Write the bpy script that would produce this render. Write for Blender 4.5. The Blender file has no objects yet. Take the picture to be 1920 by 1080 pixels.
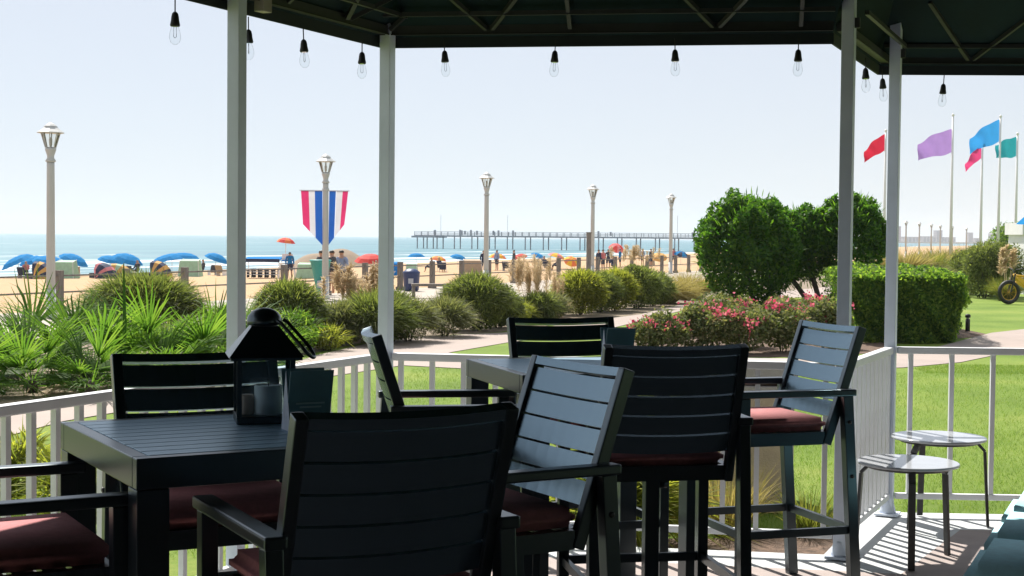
import bpy, bmesh, math, random
import numpy as np
from mathutils import Vector, Matrix
random.seed(7); rng = np.random.default_rng(11)
S = bpy.context.scene
COL = S.collection
rad = math.radians

# ------------------------------------------------------------------ camera, sky, sun, exposure
cd = bpy.data.cameras.new('camera'); cam = bpy.data.objects.new('camera', cd); COL.objects.link(cam)
cd.sensor_width = 36; cd.lens = 36*2780/1920.0; cd.clip_start = .05; cd.clip_end = 20000
cam.matrix_world = Matrix.Translation((0, 0, 1.6)) @ Matrix.Rotation(math.pi/2-math.atan(95/2780.), 4, 'X') @ Matrix.Rotation(.0095, 4, 'Z')
S.camera = cam
SUN_AZ = math.atan2(.42, .90)      # sun stands this far to the left of +Y
SUN_EL = rad(52)
W = bpy.data.worlds.new('World'); S.world = W; W.use_nodes = True
nt = W.node_tree; nt.nodes.clear()
sky = nt.nodes.new('ShaderNodeTexSky'); sky.sky_type = 'NISHITA'; sky.sun_disc = False
sky.sun_elevation = SUN_EL; sky.sun_rotation = -SUN_AZ
sky.air_density = .8; sky.dust_density = .4; sky.ozone_density = 3.5; sky.altitude = 0
bg = nt.nodes.new('ShaderNodeBackground'); bg.inputs['Strength'].default_value = .05
wo = nt.nodes.new('ShaderNodeOutputWorld')
veil = nt.nodes.new('ShaderNodeMix'); veil.data_type = 'RGBA'; veil.inputs[0].default_value = .70     # thin even high haze over the blue
veil.inputs[7].default_value = (9.8, 10.2, 10.9, 1); nt.links.new(sky.outputs[0], veil.inputs[6])
nt.links.new(veil.outputs[2], bg.inputs[0]); nt.links.new(bg.outputs[0], wo.inputs[0])
sd = bpy.data.lights.new('sun', 'SUN'); sun = bpy.data.objects.new('sun', sd); COL.objects.link(sun)
sd.energy = 4.6; sd.angle = rad(.55); sd.color = (1, .95, .87)
sdir = Vector((-math.sin(SUN_AZ)*math.cos(SUN_EL), math.cos(SUN_AZ)*math.cos(SUN_EL), math.sin(SUN_EL)))
sun.rotation_euler = sdir.to_track_quat('Z', 'Y').to_euler()
sun.location = (0, 0, 30)
S.view_settings.view_transform = 'Standard'; S.view_settings.look = 'None'
S.view_settings.gamma = 1; S.view_settings.use_curve_mapping = False
S.view_settings.exposure = .85
S.cycles.max_bounces = 8; S.cycles.transparent_max_bounces = 12; S.cycles.volume_bounces = 1

# ------------------------------------------------------------------ materials
def new_mat(name):
    m = bpy.data.materials.new(name); m.use_nodes = True
    n = m.node_tree.nodes; n.clear()
    return m, n, m.node_tree.links
def sock(nd, *names):
    for k in names:
        if k in nd.inputs: return nd.inputs[k]
def mat(name, c, rough=.6, var=.12, scale=6., bump=0., bscale=40., metal=0., spec=.5, coat=0., stretch=(1, 1, 1), trans=0., c2=None, ior=1.5, tint=None):
    m, n, l = new_mat(name)
    o = n.new('ShaderNodeOutputMaterial'); b = n.new('ShaderNodeBsdfPrincipled')
    tc = n.new('ShaderNodeTexCoord'); mp = n.new('ShaderNodeMapping'); mp.inputs['Scale'].default_value = stretch
    l.new(tc.outputs['Object'], mp.inputs[0])
    ns = n.new('ShaderNodeTexNoise'); ns.inputs['Scale'].default_value = scale; ns.inputs['Detail'].default_value = 5
    ns.inputs['Roughness'].default_value = .65
    l.new(mp.outputs[0], ns.inputs['Vector'])
    cr = n.new('ShaderNodeValToRGB')
    a = [max(0, x*(1-var)) for x in c]; z = [min(1, x*(1+var)) for x in (c2 or c)]
    cr.color_ramp.elements[0].color = (*a, 1); cr.color_ramp.elements[1].color = (*z, 1)
    cr.color_ramp.elements[0].position = .32; cr.color_ramp.elements[1].position = .68
    l.new(ns.outputs['Fac'], cr.inputs[0]); l.new(cr.outputs[0], b.inputs['Base Color'])
    b.inputs['Roughness'].default_value = rough; b.inputs['Metallic'].default_value = metal; b.inputs['IOR'].default_value = ior
    sock(b, 'Specular IOR Level', 'Specular').default_value = spec
    sock(b, 'Coat Weight', 'Clearcoat').default_value = coat
    rr = n.new('ShaderNodeMapRange'); rr.inputs[1].default_value = .3; rr.inputs[2].default_value = .7; rr.inputs[3].default_value = rough*.96; rr.inputs[4].default_value = min(1, rough*1.06)
    if not tint: l.new(ns.outputs['Fac'], rr.inputs[0]); l.new(rr.outputs[0], b.inputs['Roughness'])
    if bump:
        n2 = n.new('ShaderNodeTexNoise'); n2.inputs['Scale'].default_value = bscale; n2.inputs['Detail'].default_value = 4
        l.new(mp.outputs[0], n2.inputs['Vector'])
        bp = n.new('ShaderNodeBump'); bp.inputs['Strength'].default_value = bump; bp.inputs['Distance'].default_value = .02
        l.new(n2.outputs['Fac'], bp.inputs['Height']); l.new(bp.outputs[0], b.inputs['Normal'])
    if tint: b.inputs['Specular Tint'].default_value = (*tint, 1)
    last = b.outputs[0]
    if trans:
        t = n.new('ShaderNodeBsdfTranslucent'); l.new(cr.outputs[0], t.inputs[0])
        mx = n.new('ShaderNodeMixShader'); mx.inputs[0].default_value = trans
        l.new(b.outputs[0], mx.inputs[1]); l.new(t.outputs[0], mx.inputs[2]); last = mx.outputs[0]
    l.new(last, o.inputs[0])
    return m
def leafmat(name, cols, trans=.35, rough=.5, boost=2.2, spec=.10, tint=(1.12, 1.15, .5)):
    """foliage: a colour picked per leaf, sun shining through it"""
    m, n, l = new_mat(name)
    o = n.new('ShaderNodeOutputMaterial'); b = n.new('ShaderNodeBsdfPrincipled')
    g = n.new('ShaderNodeNewGeometry'); cr = n.new('ShaderNodeValToRGB')
    el = cr.color_ramp.elements
    for i, c in enumerate(cols):
        p = i/(len(cols)-1)
        e = el[0] if i == 0 else (el[-1] if i == len(cols)-1 else el.new(p))
        e.position = p; e.color = (*c, 1)
    l.new(g.outputs['Random Per Island'], cr.inputs[0]); l.new(cr.outputs[0], b.inputs['Base Color'])
    b.inputs['Roughness'].default_value = rough; sock(b, 'Specular IOR Level', 'Specular').default_value = spec
    t = n.new('ShaderNodeBsdfTranslucent')
    mc = n.new('ShaderNodeMix'); mc.data_type = 'RGBA'; mc.blend_type = 'MULTIPLY'; mc.inputs[0].default_value = 1
    l.new(cr.outputs[0], mc.inputs[6]); mc.inputs[7].default_value = (boost*tint[0], boost*tint[1], boost*tint[2], 1)
    l.new(mc.outputs[2], t.inputs[0])
    mx = n.new('ShaderNodeMixShader'); mx.inputs[0].default_value = trans
    l.new(b.outputs[0], mx.inputs[1]); l.new(t.outputs[0], mx.inputs[2]); l.new(mx.outputs[0], o.inputs[0])
    return m
def glassmat(name, c=(.9, .95, .97), mix=.82, rough=.03):
    m, n, l = new_mat(name)
    o = n.new('ShaderNodeOutputMaterial'); t = n.new('ShaderNodeBsdfTransparent'); t.inputs[0].default_value = (*c, 1)
    g = n.new('ShaderNodeBsdfGlossy'); g.inputs['Roughness'].default_value = rough
    fr = n.new('ShaderNodeLayerWeight'); fr.inputs[0].default_value = 1-mix
    mx = n.new('ShaderNodeMixShader'); l.new(fr.outputs['Fresnel'], mx.inputs[0]); l.new(t.outputs[0], mx.inputs[1]); l.new(g.outputs[0], mx.inputs[2])
    l.new(mx.outputs[0], o.inputs[0]); return m

M = {}
M['post'] = mat('painted post', (.62, .68, .79), .5, .06, 4, .05, 60)
M['rail'] = mat('painted rail', (.71, .725, .75), .45, .06, 5, .04, 60)
M['dark'] = mat('charcoal powder coat', (.004, .007, .012), .30, .06, 3, 0, 300, ior=2.0, tint=(.75, .92, 1.0))
M['slat'] = mat('charcoal slat paint', (.003, .009, .017), .27, .08, 4, 0, 300, ior=3.3, tint=(.60, .84, 1.0))
M['sheentop'] = mat('table slats with painted sky sheen', (.25, .37, .48), .32, .14, 5, 0, 120, ior=3.0, tint=(.62, .86, 1.0), stretch=(.3, 4, 1))  # sky sheen put into the base colour of charcoal planks
M['cushion'] = mat('wine red cushion cloth', (.42, .175, .18), .9, .12, 40, .15, 500, spec=.2)
M['teal'] = mat('aqua cushion cloth', (.44, .76, .84), .9, .08, 30, .15, 500, spec=.2)
M['canopy'] = mat('dark green canvas', (.008, .022, .024), .85, .25, 3, .1, 200, spec=.2)
M['frame'] = mat('grey steel frame', (.028, .030, .032), .5, .2, 8)
M['valance'] = mat('dark valance', (.009, .016, .020), .8, .2, 8)
M['deck'] = mat('pinkish paving', (.37, .31, .29), .8, .10, 5, .12, 60)
M['deckedge'] = mat('pale painted concrete', (.52, .54, .55), .7, .05, 3, .05, 90)
M['path'] = mat('pink concrete path', (.325, .265, .235), .85, .10, 1.2, .15, 30)
M['walk'] = mat('boardwalk concrete', (.37, .32, .27), .85, .08, .5, .1, 20)
M['sand'] = mat('beach sand', (.41, .265, .14), .95, .10, .25, .6, 3.5)
M['wetsand'] = mat('damp sand', (.33, .25, .17), .8, .12, .3)
M['mulch'] = mat('bark mulch', (.13, .085, .06), .95, .5, 14, .9, 60)
M['drybed'] = mat('dry planting bed', (.22, .17, .12), .95, .45, 6, .9, 40)
M['lamp'] = mat('cream lamp paint', (.47, .475, .47), .45, .05, 3)
M['lampglass'] = glassmat('lamp glass', (.95, .95, .92), .7, .1)
M['wood'] = mat('weathered timber', (.19, .165, .145), .85, .35, 5, .3, 40, stretch=(4, 4, .6))
M['white'] = mat('white paint', (.75, .75, .74), .5, .05, 3)
M['black'] = mat('black rubber', (.012, .012, .013), .6, .2, 20)
M['bulb'] = glassmat('clear bulb glass', (.955, .965, .965), .965, .05)
M['glass'] = glassmat('lantern glass', (.87, .92, .94), .66, .05)
M['candle'] = mat('white wax', (.82, .86, .86), .5, .04, 8)
M['candle2'] = mat('cream wax', (.62, .45, .34), .6, .06, 8)
M['card'] = mat('dark blue grey card', (.11, .23, .29), .45, .1, 10)
M['cardside'] = mat('grey card side', (.50, .56, .66), .5, .1, 10)
M['ink'] = mat('pale card print', (.30, .44, .50), .5, .05, 10)
M['tabletop'] = mat('milky glass top', (.44, .46, .50), .10, .06, 6, spec=.8)
M['legmetal'] = mat('bronze table leg', (.05, .048, .048), .4, .2, 20)
M['beige'] = mat('beige cast concrete', (.46, .36, .27), .9, .12, 6, .3, 90)
M['slot'] = mat('dark bin opening', (.03, .012, .012), .8)
M['greyconc'] = mat('grey concrete lid', (.36, .33, .32), .85, .08, 6, .2, 60)
M['bark'] = mat('grey bark', (.07, .055, .045), .95, .4, 12, .6, 40)
M['pier'] = mat('pier timber with painted haze', (.26, .28, .31), .9, .3, 2)  # lightened to blue grey, sea haze put into the colour
M['navy'] = mat('navy canvas', (.012, .022, .075), .8, .1, 5, trans=.15)
M['gold'] = mat('gold canvas', (.62, .36, .10), .8, .1, 5, trans=.2)
M['blue'] = mat('bright blue canvas', (.012, .25, .62), .8, .12, 5, trans=.42, spec=.1)
M['teal2'] = mat('teal plastic', (.04, .30, .27), .5, .1, 5)
M['red'] = mat('red canvas', (.62, .05, .045), .75, .1, 5, trans=.35)
M['orange'] = mat('orange canvas', (.72, .20, .07), .75, .1, 5, trans=.35)
M['yellow'] = mat('yellow canvas', (.75, .48, .03), .75, .1, 5, trans=.35)
M['mint'] = mat('mint canvas', (.38, .58, .42), .8, .1, 5, trans=.2)
M['tan'] = mat('tan canvas', (.35, .26, .17), .8, .1, 5)
M['pinkc'] = mat('pink canvas', (.65, .22, .25), .8, .1, 5, trans=.3)
M['skin'] = mat('tan skin', (.42, .24, .16), .6, .06, 8)  # one even warm skin tone
M['hair'] = mat('dark hair', (.02, .015, .012), .6, .2, 20)
M['stuffnavy'] = mat('navy swimwear', (.02, .03, .06), .8, .1, 9)
M['shirtblue'] = mat('pale blue shirt', (.22, .30, .48), .85, .08, 9)
M['shirtgrey'] = mat('charcoal shirt', (.05, .055, .07), .85, .08, 9)
M['bmagenta'] = mat('banner magenta', (.60, .035, .15), .75, .06, 5, trans=.35)
M['bblue'] = mat('banner blue', (.015, .10, .42), .75, .06, 5, trans=.35)
M['bwhite'] = mat('banner white', (.62, .63, .68), .75, .04, 5, trans=.35)
for k, c in (('f_red', (.55, .015, .05)), ('f_purple', (.40, .24, .60)), ('f_blue', (.04, .32, .75)), ('f_pink', (.72, .06, .22)), ('f_teal', (.02, .30, .36))):
    M[k] = mat('flag '+k[2:], c, .7, .06, 3, trans=.4)
M['bin'] = mat('blue bin plastic', (.018, .035, .12), .4, .1, 6)
M['bikeyellow'] = mat('yellow bicycle paint', (.65, .38, .01), .3, .05, 6, spec=.6)
M['far1'] = mat('far tower concrete', (.22, .20, .24), .9, .1, .2)
M['far2'] = mat('far brick', (.30, .12, .13), .9, .1, .2)
M['far3'] = mat('far roofs', (.28, .27, .30), .9, .3, .05)
M['box'] = mat('putty coloured box', (.30, .27, .23), .6, .1, 8)
M['wall'] = mat('dark blocking wall', (.05, .048, .045), .7, .1, 3)  # near black so the chair backs mirror nothing bright
L = {}
L['box'] = leafmat('clipped tree leaf', [(.022, .070, .012), (.045, .115, .016), (.10, .19, .022)], .46, .45)
L['hedge'] = leafmat('hedge leaf', [(.025, .060, .014), (.060, .115, .022), (.15, .21, .04)], .5, .5, 2.7)
L['shrub'] = leafmat('shrub leaf', [(.05, .068, .030), (.09, .115, .042), (.17, .19, .075)], .42, .6, 2.4, .1)
L['shrubyel'] = leafmat('yellow green shrub leaf', [(.075, .095, .025), (.15, .165, .035), (.25, .25, .06)], .50, .6, 2.4, .1)
L['shrubgrey'] = leafmat('grey green shrub leaf', [(.07, .085, .05), (.12, .13, .075), (.19, .19, .11)], .36, .6)
L['rose'] = leafmat('rose leaf', [(.07, .105, .04), (.14, .165, .075), (.27, .25, .14)], .36, .6, 1.5)
L['petal'] = leafmat('rose petal', [(.58, .05, .12), (.70, .12, .20), (.78, .28, .30)], .4, .6, 1.0, .1, (1, 1, 1))
L['grassblade'] = leafmat('lawn blade', [(.06, .12, .012), (.09, .165, .02), (.17, .21, .05)], .38, .6)
L['tall'] = leafmat('tall grass blade', [(.06, .09, .02), (.12, .14, .04), (.22, .20, .07)], .38, .5)
L['straw'] = leafmat('straw plume', [(.42, .31, .18), (.58, .45, .29), (.72, .60, .42)], .40, .7, 1.1, .1, (1, 1, .92))
L['gold'] = leafmat('golden grass', [(.16, .15, .05), (.30, .25, .09), (.46, .37, .17)], .40, .6, 1.5, .1, (1.05, 1.05, .7))
L['palm'] = leafmat('palmetto leaf', [(.05, .11, .022), (.07, .14, .026), (.115, .185, .04)], .5, .55, 2.0, .12)

def lawn_mat():
    m, n, l = new_mat('lawn turf'); o = n.new('ShaderNodeOutputMaterial'); b = n.new('ShaderNodeBsdfPrincipled')
    tc = n.new('ShaderNodeTexCoord')
    a = n.new('ShaderNodeTexNoise'); a.inputs['Scale'].default_value = .5; a.inputs['Detail'].default_value = 4
    f = n.new('ShaderNodeTexNoise'); f.inputs['Scale'].default_value = 22; f.inputs['Detail'].default_value = 6; f.inputs['Roughness'].default_value = .75
    l.new(tc.outputs['Object'], a.inputs[0]); l.new(tc.outputs['Object'], f.inputs[0])
    md = n.new('ShaderNodeMath'); md.operation = 'MULTIPLY_ADD'; md.inputs[1].default_value = .6
    l.new(a.outputs['Fac'], md.inputs[0])
    m2 = n.new('ShaderNodeMath'); m2.operation = 'MULTIPLY'; m2.inputs[1].default_value = .4; l.new(f.outputs['Fac'], m2.inputs[0]); l.new(m2.outputs[0], md.inputs[2])
    cr = n.new('ShaderNodeValToRGB'); e = cr.color_ramp.elements
    e[0].position = .33; e[0].color = (.085, .145, .015, 1); e[1].position = .70; e[1].color = (.25, .28, .06, 1)
    k = e.new(.5); k.color = (.145, .22, .03, 1)
    l.new(md.outputs[0], cr.inputs[0]); l.new(cr.outputs[0], b.inputs['Base Color'])
    b.inputs['Roughness'].default_value = .85; sock(b, 'Specular IOR Level', 'Specular').default_value = .2
    bp = n.new('ShaderNodeBump'); bp.inputs['Strength'].default_value = .7; bp.inputs['Distance'].default_value = .03
    l.new(f.outputs['Fac'], bp.inputs['Height']); l.new(bp.outputs[0], b.inputs['Normal']); l.new(b.outputs[0], o.inputs[0])
    return m
M['lawn'] = lawn_mat(); M['mound'] = mat('brown heaped sand', (.24, .18, .125), .95, .2, .6, .6, 2)
# the shore line runs along D; N points out to sea
F0 = Vector((-10.1, 33.05)); D = Vector((.39, .92)).normalized(); N = Vector((-D.y, D.x))
def TS(t, s): p = F0 + D*t + N*s; return (p.x, p.y)
def sea_mat():
    m, n, l = new_mat('sea water'); o = n.new('ShaderNodeOutputMaterial'); b = n.new('ShaderNodeBsdfPrincipled')
    tc = n.new('ShaderNodeTexCoord'); mp = n.new('ShaderNodeMapping')   # object space of the sea: x along the shore, y out to sea
    mp.inputs['Scale'].default_value = (.02, .16, 1); l.new(tc.outputs['Object'], mp.inputs[0])
    ns = n.new('ShaderNodeTexNoise'); ns.inputs['Scale'].default_value = 1.0; ns.inputs['Detail'].default_value = 5; l.new(mp.outputs[0], ns.inputs[0])
    sp = n.new('ShaderNodeSeparateXYZ'); l.new(tc.outputs['Object'], sp.inputs[0])
    mr = n.new('ShaderNodeMapRange'); mr.inputs[1].default_value = 60; mr.inputs[2].default_value = 150; mr.inputs[3].default_value = .19; mr.inputs[4].default_value = 0
    l.new(sp.outputs['Y'], mr.inputs[0])
    ad = n.new('ShaderNodeMath'); ad.operation = 'ADD'; l.new(ns.outputs['Fac'], ad.inputs[0]); l.new(mr.outputs[0], ad.inputs[1])
    fo = n.new('ShaderNodeMapRange'); fo.inputs[1].default_value = .66; fo.inputs[2].default_value = .76; l.new(ad.outputs[0], fo.inputs[0])
    n2 = n.new('ShaderNodeTexNoise'); n2.inputs['Scale'].default_value = .35; n2.inputs['Detail'].default_value = 3; l.new(mp.outputs[0], n2.inputs[0])
    cr = n.new('ShaderNodeValToRGB'); e = cr.color_ramp.elements
    e[0].position = .35; e[0].color = (.055, .15, .20, 1); e[1].position = .65; e[1].color = (.085, .205, .245, 1)
    l.new(n2.outputs['Fac'], cr.inputs[0])
    mx = n.new('ShaderNodeMix'); mx.data_type = 'RGBA'; l.new(fo.outputs[0], mx.inputs[0]); l.new(cr.outputs[0], mx.inputs[6]); mx.inputs[7].default_value = (.75, .78, .78, 1)
    l.new(mx.outputs[2], b.inputs['Base Color']); b.inputs['Roughness'].default_value = .5; b.inputs['IOR'].default_value = 1.33; sock(b, 'Specular IOR Level', 'Specular').default_value = .3
    w = n.new('ShaderNodeTexNoise'); w.inputs['Scale'].default_value = 3.; w.inputs['Detail'].default_value = 4; l.new(mp.outputs[0], w.inputs[0])
    bp = n.new('ShaderNodeBump'); bp.inputs['Strength'].default_value = .6; bp.inputs['Distance'].default_value = .5
    l.new(w.outputs['Fac'], bp.inputs['Height']); l.new(bp.outputs[0], b.inputs['Normal']); l.new(b.outputs[0], o.inputs[0])
    return m
M['sea'] = sea_mat()

# ------------------------------------------------------------------ object helpers
def link(name, me, m=None, parent=None):
    o = bpy.data.objects.new(name, me); COL.objects.link(o)
    if m is not None and me is not None and not me.materials: me.materials.append(m)
    if parent: o.parent = parent
    return o
def tag(o, label=None, cat=None, group=None, kind=None):
    if label: o['label'] = label
    if cat: o['category'] = cat
    if group: o['group'] = group
    if kind: o['kind'] = kind
    return o
def thing(name, label, cat, loc=(0, 0, 0), rz=0, group=None):
    o = bpy.data.objects.new(name, None); COL.objects.link(o); o.empty_display_size = .1
    o.location = loc; o.rotation_euler = (0, 0, rz); return tag(o, label, cat, group)
def copy_tree(o, parent=None):
    c = o.copy(); COL.objects.link(c)
    if parent: c.parent = parent
    for ch in [k for k in o.children]: copy_tree(ch, c)
    return c
class MB:
    """collects shapes into one mesh"""
    def __init__(s): s.bm = bmesh.new()
    def box(s, c, size, rot=None, bev=0.):
        g = bmesh.ops.create_cube(s.bm, size=1)
        T = Matrix.Translation(c) @ (rot if rot is not None else Matrix.Identity(4)) @ Matrix.Diagonal((*size, 1))
        bmesh.ops.transform(s.bm, matrix=T, verts=g['verts'])
        if bev:
            ed = list({e for v in g['verts'] for e in v.link_edges})
            bmesh.ops.bevel(s.bm, geom=ed, offset=bev, segments=2, affect='EDGES', profile=.6)
        return s
    def bar(s, a, b, w, h, up=(0, 0, 1), bev=0.):
        """box beam from a to b, w across, h along up"""
        a, b = Vector(a), Vector(b); y = (b-a); ln = y.length; y.normalize(); x = y.cross(Vector(up))
        if x.length < 1e-4: x = Vector((1, 0, 0))
        x.normalize(); z = x.cross(y)
        R = Matrix((x, y, z)).transposed().to_4x4()
        return s.box((a+b)/2, (w, ln, h), R, bev)
    def tube(s, pts, r, n=8, cap=True):
        pts = [Vector(p) for p in pts]; rs = r if isinstance(r, (list, tuple)) else [r]*len(pts)
        rings = []
        for i, p in enumerate(pts):
            d = (pts[min(i+1, len(pts)-1)]-pts[max(i-1, 0)]).normalized()
            x = d.cross(Vector((0, 0, 1)));
            if x.length < 1e-3: x = Vector((1, 0, 0))
            x.normalize(); y = d.cross(x)
            rings.append([s.bm.verts.new(p+(x*math.cos(2*math.pi*k/n)+y*math.sin(2*math.pi*k/n))*rs[i]) for k in range(n)])
        for a, b in zip(rings, rings[1:]):
            for k in range(n):
                f = s.bm.faces.new((a[k], a[(k+1) % n], b[(k+1) % n], b[k])); f.smooth = n > 6
        if cap:
            s.bm.faces.new(rings[0][::-1]); s.bm.faces.new(rings[-1])
        return s
    def lathe(s, prof, n=16, c=(0, 0, 0), smooth=True, rot=0):
        rings = [[s.bm.verts.new((c[0]+r*math.cos(rot+2*math.pi*k/n), c[1]+r*math.sin(rot+2*math.pi*k/n), c[2]+z)) for k in range(n)] for r, z in prof]
        for a, b in zip(rings, rings[1:]):
            for k in range(n):
                f = s.bm.faces.new((a[k], a[(k+1) % n], b[(k+1) % n], b[k])); f.smooth = smooth
        s.bm.faces.new(rings[0][::-1]); s.bm.faces.new(rings[-1]); return s
    def poly(s, pts):
        s.bm.faces.new([s.bm.verts.new(p) for p in pts]); return s
    def prism(s, pts2, z0, z1):
        a = [s.bm.verts.new((x, y, z0)) for x, y in pts2]; b = [s.bm.verts.new((x, y, z1)) for x, y in pts2]
        n = len(a); s.bm.faces.new(a[::-1]); s.bm.faces.new(b)
        for k in range(n): s.bm.faces.new((a[k], a[(k+1) % n], b[(k+1) % n], b[k]))
        return s
    def mesh(s, name='mesh'):
        bmesh.ops.recalc_face_normals(s.bm, faces=s.bm.faces[:])
        me = bpy.data.meshes.new(name); s.bm.to_mesh(me); s.bm.free(); return me
    def obj(s, name, m=None, parent=None): return link(name, s.mesh(name), m, parent)
def np_mesh(name, V, Fq, smooth=False):
    """V (n,3), Fq (m,k) faces with k corners"""
    me = bpy.data.meshes.new(name); V = np.ascontiguousarray(V, np.float32); Fq = np.ascontiguousarray(Fq, np.int32)
    m, k = Fq.shape
    me.vertices.add(len(V)); me.vertices.foreach_set('co', V.ravel())
    me.loops.add(m*k); me.loops.foreach_set('vertex_index', Fq.ravel())
    me.polygons.add(m); me.polygons.foreach_set('loop_start', np.arange(m, dtype=np.int32)*k)
    if smooth: me.polygons.foreach_set('use_smooth', np.ones(m, bool))
    me.update(calc_edges=True); return me
def unit(a): return a/np.maximum(np.linalg.norm(a, axis=1, keepdims=True), 1e-9)
def leaves(pts, nrm, size, asp=.5, jitter=.8):
    """one rhombic folded leaf at every point"""
    n = len(pts); nn = unit(nrm+rng.normal(0, jitter, (n, 3)))
    t = unit(np.cross(nn, rng.normal(0, 1, (n, 3)))); b = np.cross(nn, t)
    s = (size*rng.uniform(.6, 1.35, n))[:, None]
    V = np.stack([pts-t*s*.5, pts+b*s*asp*.5+nn*s*.06, pts+t*s*.5, pts-b*s*asp*.5+nn*s*.06], 1).reshape(-1, 3)
    return V, np.arange(4*n).reshape(n, 4)
def lobed(n, c, r, lobes, lr=.42, power=3, flat=0.):
    """points near the lumpy surface of an ellipsoid"""
    c = np.array(c, float); r = np.array(r, float)
    ld = unit(rng.normal(0, 1, (lobes, 3))); ld[:, 2] = np.abs(ld[:, 2])*1.0-.25*rng.random(lobes); ld = unit(ld)
    lc = ld*(1-lr*.75)*rng.uniform(.85, 1.08, (lobes, 1))
    k = rng.integers(0, lobes, n); d = unit(rng.normal(0, 1, (n, 3)))
    rr = rng.random(n)**(1/power)
    p = lc[k]+d*(rr*lr*rng.uniform(.9, 1.1, n))[:, None]
    fill = rng.random(n) < .35
    p[fill] = d[fill]*((1-lr*.55)*rr[fill]**.6)[:, None]
    return c+p*r, unit(p+.6*d)
def blades(base, dirs, ln, w, droop, segs=4, face=None):
    """curved tapering blades, each an island"""
    n = len(base); dirs = unit(dirs); side = unit(np.cross(dirs, np.tile([0, 0, 1.], (n, 1)))+rng.normal(0, .35, (n, 3)))
    ln = np.broadcast_to(ln, (n,)); out = dirs.copy(); out[:, 2] = 0
    rows = []
    for i in range(segs+1):
        f = i/segs
        p = base+dirs*(ln*f)[:, None]+(out*.35-np.array([0, 0, 1.])*.65)*(np.broadcast_to(droop, (n,))*ln*f*f)[:, None]
        ww = w*(1-.92*f**1.6)*(.6+.4*min(1, f*4))
        rows += [p-side*ww/2, p+side*ww/2]
    V = np.stack(rows, 1).reshape(-1, 3); K = 2*(segs+1)
    q = np.array([[2*i, 2*i+1, 2*i+3, 2*i+2] for i in range(segs)])
    F = (np.arange(n)[:, None, None]*K+q[None]).reshape(-1, 4)
    return V, F
def join(*vf):
    Vs, Fs, o = [], [], 0
    for V, F in vf: Vs.append(V); Fs.append(F+o); o += len(V)
    return np.concatenate(Vs), np.concatenate(Fs)
def struct(name, me, m): return tag(link(name, me, m), kind='structure')
G = -.15

# ------------------------------------------------------------------ setting: ground, sea, paths
def strip(name, tt, prof, m):
    """sheet following the shore: prof(t) -> list of (s, z)"""
    V, rows = [], []
    for t in tt:
        r = []
        for s, z in prof(t): r.append(len(V)); V.append((*TS(t, s), z))
        rows.append(r)
    F = [[a[i], b[i], b[i+1], a[i+1]] for a, b in zip(rows, rows[1:]) for i in range(len(a)-1)]
    me = np_mesh(name, np.array(V), np.array(F)); return struct(name, me, m)
TT = [-400, -60, -30, 0, 20, 40, 55, 70, 85, 100, 120, 150, 180, 220, 300, 400, 600, 1000, 2000, 4400]
def shore(t): return min(110, max(55, 58+(t-70)*.078))
strip('ground', TT, lambda t: [(-1400, G), (-400, G), (-60, G), (-5.4, G)], M['lawn'])
strip('boardwalk', TT, lambda t: [(-5.4, G), (-2.6, G), (.35, G)], M['walk'])
sandV = lambda t: [(.35, G-.03), (1.2, -.24), (4, -.62), (8, -.78), (16, -.98), (28, -1.2), (40, -1.42), (shore(t)-8, -1.55), (shore(t), -1.78), (shore(t)+10, -2.3), (shore(t)+60, -5)]
bt = list(np.unique(np.concatenate([np.array(TT), np.arange(0, 200, 3.)])))
def beach_prof(t):
    pr = sandV(t); out = []
    for i, (s, z) in enumerate(pr[:-1]):
        s2, z2 = pr[i+1]; k = 3 if 1 < i < 7 else 1
        for j in range(k):
            f = j/k; n_ = .05*math.sin(t*.9+s*1.7+i)+.04*math.sin(t*.37-s*.8) if 2 <= i < 7 else 0
            out.append((s+(s2-s)*f, z+(z2-z)*f+n_))
    out.append(pr[-1]); return out
strip('beach', bt, beach_prof, M['sand'])
# sea: its own axes lie along the shore so that the surf follows it
V = np.array([(t, s, 0) for t in (-400, 0, 100, 300, 800, 2000, 4400) for s in (40, 120, 300, 1000, 4200)], float)
F = np.array([[i*5+j, (i+1)*5+j, (i+1)*5+j+1, i*5+j+1] for i in range(6) for j in range(4)])
sea = struct('sea', np_mesh('sea', V, F), M['sea'])
sea.location = (F0.x, F0.y, -1.75); sea.rotation_euler = (0, 0, math.atan2(D.y, D.x))
def sheet(name, poly, z, m):
    b = MB(); b.poly([(x, y, z) for x, y in poly]); me = b.mesh(name)
    for p in me.polygons:
        if p.normal.z < 0: me.flip_normals(); break
    return struct(name, me, m)
sheet('mulch_bed', [(-9.5, 14), (-5.3, 14.2), (-3.3, 19.5), (-3.0, 21.8), (-2.5, 24.0), (-1.8, 25.7), (-.3, 27.2), (2.9, 34.1), (5.3, 42.5), (14, 60), (36, 110), (70, 190), (68.2, 190), (32, 108), (9.0, 60), (1.0, 42), (-3.6, 31), (-8.6, 20)], G+.004, M['drybed'])
sheet('path', [(-7.5, 4), (-6.2, 9), (-5.15, 14.7), (-3.1, 19.5), (-2.81, 21.7), (-2.33, 24.0), (-1.66, 25.7), (-.14, 27.13), (2.95, 34.1), (5.35, 42.4), (14, 60), (36, 109), (70, 189), (72.5, 189), (38.5, 108), (16.2, 58), (4.84, 38.4), (1.99, 28.9), (-.08, 24.5), (-.95, 22.27), (-.6, 21.75), (2, 21.6), (4.7, 21.9), (6.09, 23.13), (7.0, 24.4), (9.2, 28.4), (13, 33), (15, 32.2), (11, 26.6), (8.4, 24.2), (6.5, 21.4), (5.4, 20.4), (3, 19.6), (-.63, 19.6), (-1.47, 20.0), (-2.3, 18.2), (-4.15, 13.7), (-4.9, 9), (-5.9, 4)], G+.008, M['path'])
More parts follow.
